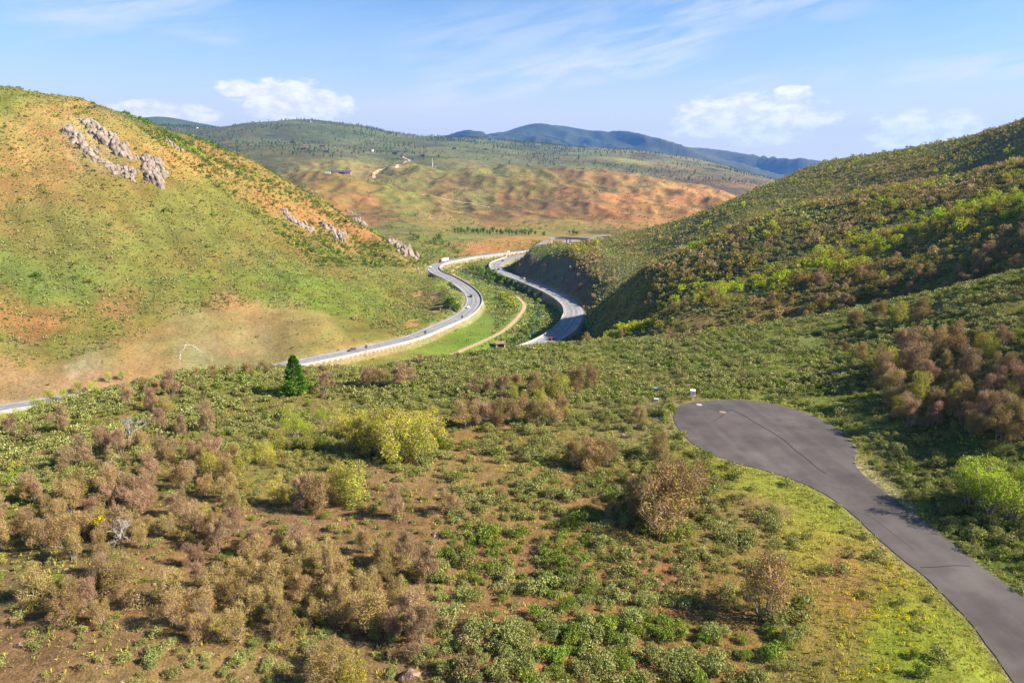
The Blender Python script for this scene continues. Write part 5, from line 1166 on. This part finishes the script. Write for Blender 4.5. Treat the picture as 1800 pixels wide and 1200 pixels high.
w_rows = [(826, 474, 9), (818, 478, 8), (834, 477, 13), (842, 480, 14), (850, 482, 14), (858, 484, 14), (868, 487, 15), (846, 488, 12), (856, 492, 12), (866, 496, 12), (878, 492, 14), (888, 497, 14), (896, 502, 13), (906, 505, 13), (915, 509, 12), (880, 502, 10), (862, 500, 9), (900, 512, 10), (925, 512, 11), (934, 518, 11), (942, 526, 11), (948, 534, 11), (952, 545, 11), (946, 556, 11), (950, 520, 8), (938, 566, 12), (930, 577, 12), (944, 572, 13), (925, 590, 13), (915, 598, 14), (905, 602, 13), (936, 584, 12), (918, 584, 10), (892, 606, 12), (902, 616, 12), (926, 604, 11)]
planted('willow_bush', 'willow', w_rows, lambda k: k % 3, lambda k, n: f'dark green willow along the creek, {ordinal(k)} from its upper end' if k < 20 else 'dark green willow crowding the lower creek', 'willows along the creek', mk_tree('green', .56, .04, 420, .12))
planted('willow_bush', 'willow', [(884, 525, 14), (892, 528, 14), (900, 533, 13), (888, 534, 12), (896, 540, 12), (904, 540, 10)], lambda k: k % 3, lambda k, n: f'yellow-green willow in the clump inside the dirt path bend, {ordinal(k)} from its top', 'yellow-green willows in the path bend', mk_tree('mustard', .6, .04, 420, .12))
planted('willow_bush', 'willow', [(797, 543, 24), (788, 540, 20), (804, 548, 18), (793, 534, 16), (792, 503, 9), (760, 446, 8)], lambda k: k % 3, lambda k, n: ['tall dark green willow inside the highway bend', 'dark green willow left in the bend clump', 'low dark green willow nearest the bend kerb', 'dark green willow at the top of the bend clump', 'small lone green shrub against the left carriageway', 'small green shrub on the slope above the red semi'][k], None, mk_tree('green', .5, .04, 420, .12))
pop = [(800 + k * 5.6 + (k % 3) * .8, 407.5 + (k % 4) * .9 + k * .16, 8 + (k * 7 % 5)) for k in range(26)]
planted('poplar_tree', 'poplar', pop, lambda k: k % 3, lambda k, n: f'green poplar in the row below the orange hill, {ordinal(k)} from left' if k < 20 else f'green poplar in the row below the orange hill, {ordinal(n - 1 - k)} from right', 'poplar row below the orange hill', mk_tree('green', .34, .06, 260, .15))
planted('cottonwood_tree', 'tree', [(772, 425, 17), (765, 428, 13), (779, 430, 11), (735, 422, 11), (728, 418, 9), (722, 414, 8), (790, 433, 8), (798, 440, 9), (806, 445, 8), (1008, 412, 9), (1014, 413, 8), (955, 414, 8), (1001, 411, 6)], lambda k: k % 3,
        lambda k, n: ['tallest round green tree on the slope above the semi truck', 'green tree left of the tallest one above the semi truck', 'green tree right of the tallest one above the semi truck', 'rightmost of three green trees on the lower left gully slope', 'middle of three green trees on the gully slope', 'leftmost of three green trees on the gully slope', 'green bush below the tallest round tree', 'green bush halfway down to the highway', 'green bush nearest the highway straight', 'dark green tree behind the overpass, left of a pair', 'dark green tree behind the overpass, right of a pair', 'green tree beside the slip road top', 'small green tree left of the overpass pair'][k], None, mk_tree('green', .5, .06, 360, .13))
# --- merged masses: what no one would count
def mass(name, label, cat, sets, mat=M_leaf):
    """sets: list of (protos [(V,F,C)], pos, scale (n,3), value)"""
    Vs, Fs, Cs, off = [], [], [], 0
    for protos, P, S, val in sets:
        which = rng.integers(len(protos), size=len(P))
        for w_, (V_, F_, c) in enumerate(protos):
            i = np.nonzero(which == w_)[0]
            if len(i) == 0: continue
            a = rng.uniform(0, 6.28, len(i)); ca, sa = np.cos(a), np.sin(a); sc = S[i]
            q = np.empty((len(i), len(V_), 3), np.float32)
            q[..., 0] = (V_[None, :, 0] * ca[:, None] - V_[None, :, 1] * sa[:, None]) * sc[:, 0:1] + P[i, 0:1]
            q[..., 1] = (V_[None, :, 0] * sa[:, None] + V_[None, :, 1] * ca[:, None]) * sc[:, 1:2] + P[i, 1:2]
            q[..., 2] = V_[None, :, 2] * sc[:, 2:3] + P[i, 2:3]
            Vs.append(q.reshape(-1, 3)); Fs.append((F_[None] + (np.arange(len(i)) * len(V_))[:, None, None] + off).reshape(-1, F_.shape[1])); off += len(i) * len(V_)
            Cs.append((c[None] * val[i][:, None, None]).reshape(-1, 3).astype(np.float32))
    if not Vs: return None
    o = link(name, mesh_np(name, np.concatenate(Vs), np.concatenate(Fs), np.concatenate(Cs), mat)); return tag(o, label, None, None, 'stuff')
def P3(x, y, z): return np.stack([x, y, z], 1)
KS = ['sage', 'sage_green', 'sage_grey']
order = np.argsort(sR + np.where((sU < 5) | (sU > 1795) | (sV > 1195), 500, 0)); ind = order[:300]; rest_s = order[300:]
SB = {k: [mesh_np('sagebrush_bush', *bush(50 + hash_(k) + j, PAL[k], 850, .155, .062), M_leaf) for j in range(3)] for k in KS}
def sage_place(u, v):
    if in_poly(np.array([u]), np.array([v]), P_STRIP)[0]: return 'on the grassy strip beside the street'
    if u > 1500: return 'beside the street at lower right'
    if u < 700: return 'on rocky soil near the lower left oak thicket'
    return 'on red soil in the lower middle of the slope'
SLK = {0: 'silvery grey-green sagebrush bush', 1: 'fresh green sagebrush bush', 2: 'grey-brown woody sagebrush bush'}
for k in ind:
    o = link('sagebrush_bush', SB[KS[kindS[k]]][int(rng.integers(3))], None, (sX[k], sY[k], sZ[k] - .06), rng.uniform(0, 6.28), (sSc[k], sSc[k] * rng.uniform(.85, 1.15), sSc[k] * rng.uniform(.8, 1.15)))
    pl = sage_place(sU[k], sV[k]); tag(o, f'{SLK[int(kindS[k])]} {pl}', 'sagebrush', f'{SLK[int(kindS[k])]}es {pl}')
sets = []
for kk, kn in enumerate(KS):
    for r0, r1, n, ln, wd in ((0, 118, 430, .185, .075), (118, 200, 165, .27, .13), (200, 430, 60, .42, .25), (430, 2000, 16, .72, .48)):
        i = rest_s[(kindS[rest_s] == kk) & (sR[rest_s] >= r0) & (sR[rest_s] < r1)]
        protos = [bush(700 + kk * 10 + j, PAL[kn], n, ln, wd) for j in range(4)]
        sc = sSc[i]; S_ = np.stack([sc, sc, sc * rng.uniform(.8, 1.1, len(i))], 1)
        sets.append((protos, P3(sX[i], sY[i], sZ[i] - .06), S_, rng.uniform(.78, 1.22, len(i))))
mass('sagebrush_cover', 'grey-green sagebrush blanketing the knoll and the hillsides', None, sets)
# oak scrub beyond the nearest trees
sets = []
for kd in ('pink', 'olive', 'mustard', 'lime', 'green'):
    for r0, r1, n, ls in ((0, 340, 300, .10), (340, 560, 120, .16), (560, 3000, 40, .28)):
        i = rest[(fk[rest] == kd) & (fr[rest] >= r0) & (fr[rest] < r1)]
        if len(i) == 0: continue
        protos = [crown(900 + hash_(kd) + j, PAL[kd], n, 0, ls, .56, .04)[0] for j in range(3)]
        h = fh[i]; wl = np.where(fL[i] == 4, rng.uniform(1.3, 2.3, len(i)), 1.15); S_ = np.stack([h * wl, h * wl * rng.uniform(.8, 1.1, len(i)), h], 1); sets.append((protos, P3(fx[i], fy[i], fz[i] - .05 * h), S_, rng.uniform(.8, 1.2, len(i)) * np.where((fL[i] == 4) & (kd == 'green'), .68, 1)))
mass('oak_scrub', 'scrub oak and serviceberry scattered over the farther slopes', None, sets)
# low scrub between the oaks of the lower left thicket
x, y = band_points(40, 150, 1.5); z, u, v, L, dr, dst = field(x, y)
P_LOW = [(-60, 900), (60, 800), (230, 720), (330, 690), (420, 780), (560, 790), (640, 880), (450, 880), (440, 960), (640, 970), (760, 1000), (760, 1180), (600, 1190), (430, 1150), (230, 1130), (90, 1100), (-60, 1130)]
ok = poly_uv(u, v, P_LOW) & (rng.uniform(size=len(x)) < np.clip(.22 + .75 * fbm(x / 8, y / 8, 3), 0, .7)) & visible(x, y, 1.5)
x, y, z = x[ok], y[ok], z[ok]; h = np.clip(rng.lognormal(.25, .35, len(x)), .6, 2.4); kd = rng.uniform(size=len(x)); sets = []
for kn, m in (('olive', kd < .62), ('pink', (kd >= .62) & (kd < .92)), ('mustard', kd >= .92)):
    sets.append(([crown(820 + j + hash_(kn), PAL[kn], 260, 240, .075, .5, .0)[0] for j in range(4)], P3(x[m], y[m], z[m] - .05), np.stack([h[m], h[m], h[m]], 1), rng.uniform(.75, 1.15, m.sum())))
mass('scrub_undergrowth', 'low twiggy tan and olive scrub filling the lower left thicket', None, sets)
# brush on the hills beyond the highway, conifers on the wooded ridge
ex, ey = band_points(900, 2700, 9, 30); z, u, v, L, dr, dst = field(ex, ey); pt = fbm(ex / 120, ey / 120, 3)
ok = (rng.uniform(size=len(ex)) < np.where(L == 5, np.clip(.20 + .8 * pt, .03, .8), 0)) & (dr > 4) & visible(ex, ey, 2)
ex, ey, z, pt = ex[ok], ey[ok], z[ok], pt[ok]; kd = rng.uniform(size=len(ex)) + pt * .5; sets = []
for kn, m in (('green', kd > .62), ('olive', (kd <= .62) & (kd > .3)), ('pink', kd <= .3)):
    protos = [crown(40 + j, PAL[kn], 10, 0, .5, .6, .02)[0] for j in range(3)]; h = rng.lognormal(.85, .35, m.sum()); sets.append((protos, P3(ex[m], ey[m], z[m] - .1), np.stack([h * 1.5, h * 1.5, h], 1), rng.uniform(.6, 1.0, m.sum())))
mass('hillside_brush', 'low dark brush dotting the orange hills beyond the highway', None, sets)
ex, ey = band_points(2300, 5000, 20, 34); z, u, v, L, dr, dst = field(ex, ey); pt = fbm(ex / 260, ey / 260, 4)
ok = (rng.uniform(size=len(ex)) < np.where(L == 6, np.clip(.12 + .8 * pt, .01, .6), 0)) & visible(ex, ey, 3); ex, ey, z, pt = ex[ok], ey[ok], z[ok], pt[ok]; kd = rng.uniform(size=len(ex)) + pt * .4; sets = []
for kn, m in (('green', kd > .55), ('olive', (kd <= .55) & (kd > .25)), ('pink', kd <= .25)):
    protos = [crown(60 + j, PAL[kn], 9, 0, .55, .6, .02)[0] for j in range(3)]; h = rng.lognormal(1.25, .35, m.sum()); sets.append((protos, P3(ex[m], ey[m], z[m] - .3), np.stack([h * 2.2, h * 2.2, h], 1), rng.uniform(.6, 1., m.sum())))
mass('plateau_brush', 'dark brush and low trees patching the green plateau', None, sets)
ex, ey = band_points(2600, 5600, 22, 34); z, u, v, L, dr, dst = field(ex, ey); pt = fbm(ex / 420, ey / 420, 4)
sky_v = np.interp(u, [250, 440, 540, 650, 730, 900, 1100, 1400], [218, 216, 213, 226, 236, 246, 264, 322])
crest = np.exp(-np.clip(v - sky_v - 3, 0, None) / 9.)
ok = (rng.uniform(size=len(ex)) < np.where(L == 6, np.clip(.34 * (pt > .12) + crest * .75 * (u < 1000) * np.clip(.45 + pt * 2, 0, 1.3) + .05, 0, .8), 0)) & visible(ex, ey, 4)
ex, ey, z, v = ex[ok], ey[ok], z[ok], v[ok]
def conifer(seed):
    rg = np.random.default_rng(seed); n = 16; t = rg.uniform(0, .8, n); a = rg.uniform(0, 6.28, n); q = (1 - t) * .2
    P = np.stack([np.cos(a) * q * .3, np.sin(a) * q * .3, t + .12], 1); D = unit(np.stack([np.cos(a), np.sin(a), -.9 + 0 * a], 1)); V_, F_ = leaves(rg, P, D, .30, .2); return V_, F_, cols(rg, n, [((56, 84, 50), 3), ((70, 96, 50), 2)])
h = rng.uniform(6, 15, len(ex)); mass('distant_woodland', 'dark conifers and aspens along the far wooded ridge', None, [([conifer(j) for j in range(3)], P3(ex, ey, z - .5), np.stack([h, h, h], 1), rng.uniform(.7, 1.1, len(ex)))])
# grass, flowers, stones
def tuft(seed, pal, n, h, w_):
    rg = np.random.default_rng(seed); P = np.stack([rg.normal(size=n) * .12, rg.normal(size=n) * .12, np.zeros(n)], 1); D = unit(rg.normal(size=(n, 3)) * .45 + np.array([0, 0, 1.])); V_, F_ = leaves(rg, P, D, h * rg.uniform(.6, 1.3, n), w_); return V_, F_, cols(rg, n, PAL[pal])
x, y = band_points(38, 165, .55); z, u, v, L, dr, dst = field(x, y)
gd = np.where(poly_uv(u, v, P_STRIP), .9, .36) * np.clip(.7 + 1.6 * fbm(x / 6, y / 6, 3), .05, 1.4); gd = np.where(poly_uv(u, v, P_SOIL), gd * .5, gd); gd = np.where((dst > .15) & (dst < 1.8), .7, gd); gd = np.where(poly_uv(u, v, [(1440, 970), (1530, 970), (1530, 1070), (1440, 1070)]), gd * .5, gd)
ok = (rng.uniform(size=len(x)) < gd) & (dst > .12) & visible(x, y, .8) & (u > -250) & (u < 2150)
x, y, z = x[ok], y[ok], z[ok]; s = rng.uniform(.5, 1.3, len(x)); mass('grass', 'short green and straw-coloured grass between the bushes and along the street', None, [([tuft(j, 'grass', 11, .40, .06) for j in range(4)], P3(x, y, z - .02), np.stack([s, s, s], 1), rng.uniform(.75, 1.2, len(x)))])
P_FL = [(1490, 990), (1560, 990), (1660, 1060), (1620, 1140), (1560, 1190), (1480, 1200), (1470, 1100)]
x, y = band_points(40, 90, .55); z, u, v, L, dr, dst = field(x, y); ok = poly_uv(u, v, P_FL) & (rng.uniform(size=len(x)) < np.clip(.22 + 1.5 * fbm(x / 2.6, y / 2.6, 3), 0, .95)) & (dst > .4)
x, y, z = x[ok], y[ok], z[ok]; s = rng.uniform(.7, 1.3, len(x)); mass('wildflowers', 'small yellow wildflowers in drifts on the grassy strip', None, [([tuft(j + 20, 'flower', 14, .17, .075) for j in range(3)], P3(x, y, z + .15), np.stack([s, s, s], 1), rng.uniform(.8, 1.1, len(x)))])
def litter(seed):
    rg = np.random.default_rng(seed); n = 9; P = np.stack([rg.normal(size=n) * .3, rg.normal(size=n) * .3, rg.uniform(0, .12, n)], 1); D = unit(rg.normal(size=(n, 3)) * np.array([1, 1, .35])); V_, F_ = leaves(rg, P, D, rg.uniform(.25, .7, n), .035); return V_, F_, cols(rg, n, [((176, 158, 140), 3), ((130, 110, 92), 3), ((96, 80, 66), 2)])
x, y = band_points(38, 112, .9); z, u, v, L, dr, dst = field(x, y); ok = (rng.uniform(size=len(x)) < np.where(poly_uv(u, v, P_STRIP), .02, .34) * np.clip(.6 + 2 * fbm(x / 7, y / 7, 3), .05, 1.6)) & (dst > .8) & (u > -10) & (u < 1810) & visible(x, y, .5)
x, y, z = x[ok], y[ok], z[ok]; s = rng.uniform(.5, 1.2, len(x)); mass('fallen_twigs', 'grey dead twigs and fallen branches littering the red soil', None, [([litter(j) for j in range(4)], P3(x, y, z + .02), np.stack([s, s, s], 1), rng.uniform(.7, 1.2, len(x)))])
def stone(seed):
    V_, F_ = chunk_arrays(seed, 1); return V_ * np.array([1, .8, .6]), F_, np.tile(lin((178, 146, 118)) * .5, (len(V_), 1))
m_stone, nt = new_mat('field_stone'); g = G(nt); o_ = g.n('ShaderNodeOutputMaterial'); p_ = g.n('ShaderNodeBsdfPrincipled'); p_.inputs['Roughness'].default_value = .9; g.put(p_.inputs['Base Color'], g.n('ShaderNodeAttribute', attribute_name='Col').outputs['Color']); g.put(o_.inputs[0], p_.outputs[0])
x, y = band_points(38, 120, .8); z, u, v, L, dr, dst = field(x, y); sd = np.where(poly_uv(u, v, P_STRIP), .01, np.where(v > 820, .34, .07)) * np.clip(.5 + 2.4 * fbm(x / 8, y / 8, 3), .03, 2)
ok = (rng.uniform(size=len(x)) < sd) & (dst > .6) & (u > -10) & (u < 1810) & visible(x, y, .5)
x, y, z = x[ok], y[ok], z[ok]; s = np.clip(rng.lognormal(-1.95, .5, len(x)), .06, .5); mass('stones', 'scattered angular stones on the red soil', None, [([stone(j) for j in range(4)], P3(x, y, z), np.stack([s, s, s], 1), rng.uniform(.6, 1.4, len(x)))], m_stone)
for u, v, s, lb in ((884, 1028, .55, 'brown rounded boulder beside sagebrush in the lower middle'), (720, 1190, 1.0, 'brown boulder at the bottom edge under pink oaks'), (750, 1145, .6, 'flat white rock slab near the bottom edge'), (35, 1135, .55, 'reddish boulder near the lower left corner'), (765, 940, .5, 'brown boulder on bare soil right of the pink oak')):
    x, y, z = at(u, v); a, b = CHUNKS[int(u) % 5]; V_ = a * np.array([s, s * .8, s * (.65 if 'flat' not in lb else .25)])
    tag(link('boulder', mesh_np('boulder', V_, b, None, M_pale if 'white' in lb else simple('brown_boulder', (.27, .17, .12), .95, 0, 2.5, .3, .6)), None, (x, y, z + s * .15), u), lb, 'boulder')
print('TREES', len(TREES), n_named, 'rest', len(rest), 'sage', len(sX))
HAZE = 4.5e-5

# ------------------------------------------------------------------ light, sky, camera
SUN_EL, SUN_AZ = 33.5, 100.       # azimuth clockwise from +Y (the view direction): light from the right
sun = bpy.data.lights.new('sun', 'SUN'); sun.energy = 5.0; sun.angle = R(.53); sun.color = (1., .91, .78)
so = bpy.data.objects.new('sun', sun); COL.objects.link(so)
d = Vector((math.sin(R(SUN_AZ)) * math.cos(R(SUN_EL)), math.cos(R(SUN_AZ)) * math.cos(R(SUN_EL)), math.sin(R(SUN_EL))))
so.rotation_euler = d.to_track_quat('Z', 'Y').to_euler(); so.location = (200, 0, 300)
w = bpy.data.worlds.new('World'); scene.world = w; w.use_nodes = True
nt = w.node_tree; nt.nodes.clear(); g = G(nt)
sky = g.n('ShaderNodeTexSky', sky_type='NISHITA', sun_disc=False); sky.sun_elevation = R(SUN_EL); sky.sun_rotation = R(SUN_AZ)
sky.altitude = 1900; sky.air_density = 1.0; sky.dust_density = .6; sky.ozone_density = 1.6
dirv = g.n('ShaderNodeTexCoord').outputs['Generated']
sep = g.n('ShaderNodeSeparateXYZ'); g.put(sep.inputs[0], dirv)
az = g.math('ARCTAN2', sep.outputs[0], sep.outputs[1]); el = g.math('ARCSINE', sep.outputs[2])
def vec2(a, b, z=0.):
    c = g.n('ShaderNodeCombineXYZ'); g.put(c.inputs[0], a); g.put(c.inputs[1], b); c.inputs[2].default_value = z; return c.outputs[0]
def blob(u0, v0, u1, v1):
    """soft ellipse in azimuth/elevation round a cloud bank"""
    a0, s0 = ray((u0 + u1) / 2, (v0 + v1) / 2)
    a = float(a0); e = math.atan(float(s0))
    ra = abs(float(ray(u1, (v0 + v1) / 2)[0]) - a); re = abs(v1 - v0) / 2400.
    x = g.math('DIVIDE', g.math('SUBTRACT', az, a), ra); y = g.math('DIVIDE', g.math('SUBTRACT', el, e), re)
    q = g.math('ADD', g.math('MULTIPLY', x, x), g.math('MULTIPLY', y, y))
    return g.math('SUBTRACT', 1., q, clamp=True)
# heaped clouds
cum = None
for b in [(395, 140, 640, 225), (1130, 165, 1500, 255), (1480, 195, 1790, 265), (160, 178, 400, 225), (370, 140, 470, 172), (1350, 150, 1440, 178)]:
    m = blob(*b); cum = m if cum is None else g.math('MAXIMUM', cum, m)
n1 = g.noise(vec2(az, g.math('MULTIPLY', el, 2.2)), 26., 7, .6, .3)
cmask = g.ramp(g.math('ADD', g.math('MULTIPLY', cum, .50), g.math('MULTIPLY', n1, 1.25)), .67, .95)
cmask = g.math('MULTIPLY', cmask, g.ramp(cum, 0., .22))
# high streaks
def streak(p, q, w_, soft=.12):
    a0, s0 = ray(*p); a1, s1 = ray(*q); A = (float(a0), math.atan(float(s0))); dx, dy = float(a1) - A[0], math.atan(float(s1)) - A[1]; ln = math.hypot(dx, dy); dx /= ln; dy /= ln
    x = g.math('SUBTRACT', az, A[0]); y = g.math('SUBTRACT', el, A[1])
    t = g.math('DIVIDE', g.math('ADD', g.math('MULTIPLY', x, dx), g.math('MULTIPLY', y, dy)), ln)
    d_ = g.math('ADD', g.math('SUBTRACT', g.math('MULTIPLY', y, dx), g.math('MULTIPLY', x, dy)), g.math('MULTIPLY', g.math('SUBTRACT', wob, .5), .05))
    d_ = g.math('DIVIDE', d_, w_ / 1200.)
    body = g.math('SUBTRACT', 1., g.math('MULTIPLY', d_, d_), clamp=True)
    return g.math('MULTIPLY', body, g.math('MULTIPLY', g.ramp(t, -soft, soft * 1.5), g.ramp(t, 1 + soft, 1 - soft * 2.)))
wob = g.noise(vec2(az, el), 5., 3, .5)
bands = None
for p, q, w_, k_ in (((680, 190), (1240, 80), 34, 1.), ((860, 128), (1330, 36), 22, .8), ((1080, 40), (1560, -30), 40, .6), ((1560, 140), (1980, 88), 22, .9), ((250, 30), (420, 60), 26, .5), ((20, 30), (420, -20), 44, .7), ((620, 182), (990, 150), 18, .6), ((1240, 150), (1500, 135), 14, .5), ((700, 110), (1150, 20), 70, .35)):
    m = g.math('MULTIPLY', streak(p, q, w_), k_); bands = m if bands is None else g.math('MAXIMUM', bands, m)
ca, sa = math.cos(.2), math.sin(.2)
st = g.noise(vec2(g.math('MULTIPLY', g.math('ADD', g.math('MULTIPLY', az, ca), g.math('MULTIPLY', el, sa)), 5.), g.math('MULTIPLY', g.math('SUBTRACT', g.math('MULTIPLY', el, ca), g.math('MULTIPLY', az, sa)), 34.)), 1.5, 6, .6, .5)
cir = g.math('MULTIPLY', g.math('ADD', bands, g.ramp(el, R(24.), R(4.), .0, .12)), g.ramp(st, .28, .66))
skc = g.mix(1., sky.outputs[0], (.60, .82, .98, 1), 'MULTIPLY')
skc = g.mix(g.ramp(el, R(0.), R(15.), .85, 0.), skc, (3.6, 4.05, 4.9, 1))
skc = g.mix(g.ramp(el, R(.5), R(7.5), .9, 0.), skc, (5.0, 4.68, 4.6, 1))
skc = g.mix(g.math('MULTIPLY', cir, .85), skc, (4.3, 4.6, 5.1, 1))
shade = g.mix(g.ramp(g.noise(vec2(az, g.math('MULTIPLY', el, 2.)), 40., 4, .6), .35, .65), (4.7, 4.85, 5.1, 1), (6.2, 6.1, 5.9, 1))
skc = g.mix(g.math('MULTIPLY', cmask, .95), skc, shade)
bg = g.n('ShaderNodeBackground'); g.put(bg.inputs[0], skc); bg.inputs[1].default_value = .074
wo = g.n('ShaderNodeOutputWorld'); g.put(wo.inputs[0], bg.outputs[0])
# air
if HAZE:
    hm, nt = new_mat('valley_air'); g = G(nt)
    o_ = g.n('ShaderNodeOutputMaterial'); vol = g.n('ShaderNodeVolumePrincipled')
    vol.inputs['Color'].default_value = (.15, .41, 1, 1); vol.inputs['Density'].default_value = HAZE; vol.inputs['Anisotropy'].default_value = .2
    g.put(o_.inputs['Volume'], vol.outputs[0])
    hz = MB().box(-13300, 13300, -900, 13300, float(GZ.min()) - 1.5, float(max(GZ.max(), 40)) + 25).build('haze', hm)
    tag(hz, 'thin blue air between the vantage point and far mountains', None, None, 'stuff')
cam = bpy.data.cameras.new('camera'); cam.lens = 24; cam.sensor_width = 36; cam.clip_start = .5; cam.clip_end = 60000
co = bpy.data.objects.new('camera', cam); COL.objects.link(co); co.location = (0, 0, H); co.rotation_euler = (R(90) - PITCH, 0, 0)
scene.camera = co
scene.view_settings.view_transform = 'Standard'; scene.view_settings.look = 'None'; scene.view_settings.exposure = 1.42; scene.view_settings.gamma = 1
scene.cycles.max_bounces = 5; scene.cycles.diffuse_bounces = 3; scene.cycles.transmission_bounces = 4; scene.cycles.volume_bounces = 0; scene.cycles.transparent_max_bounces = 8
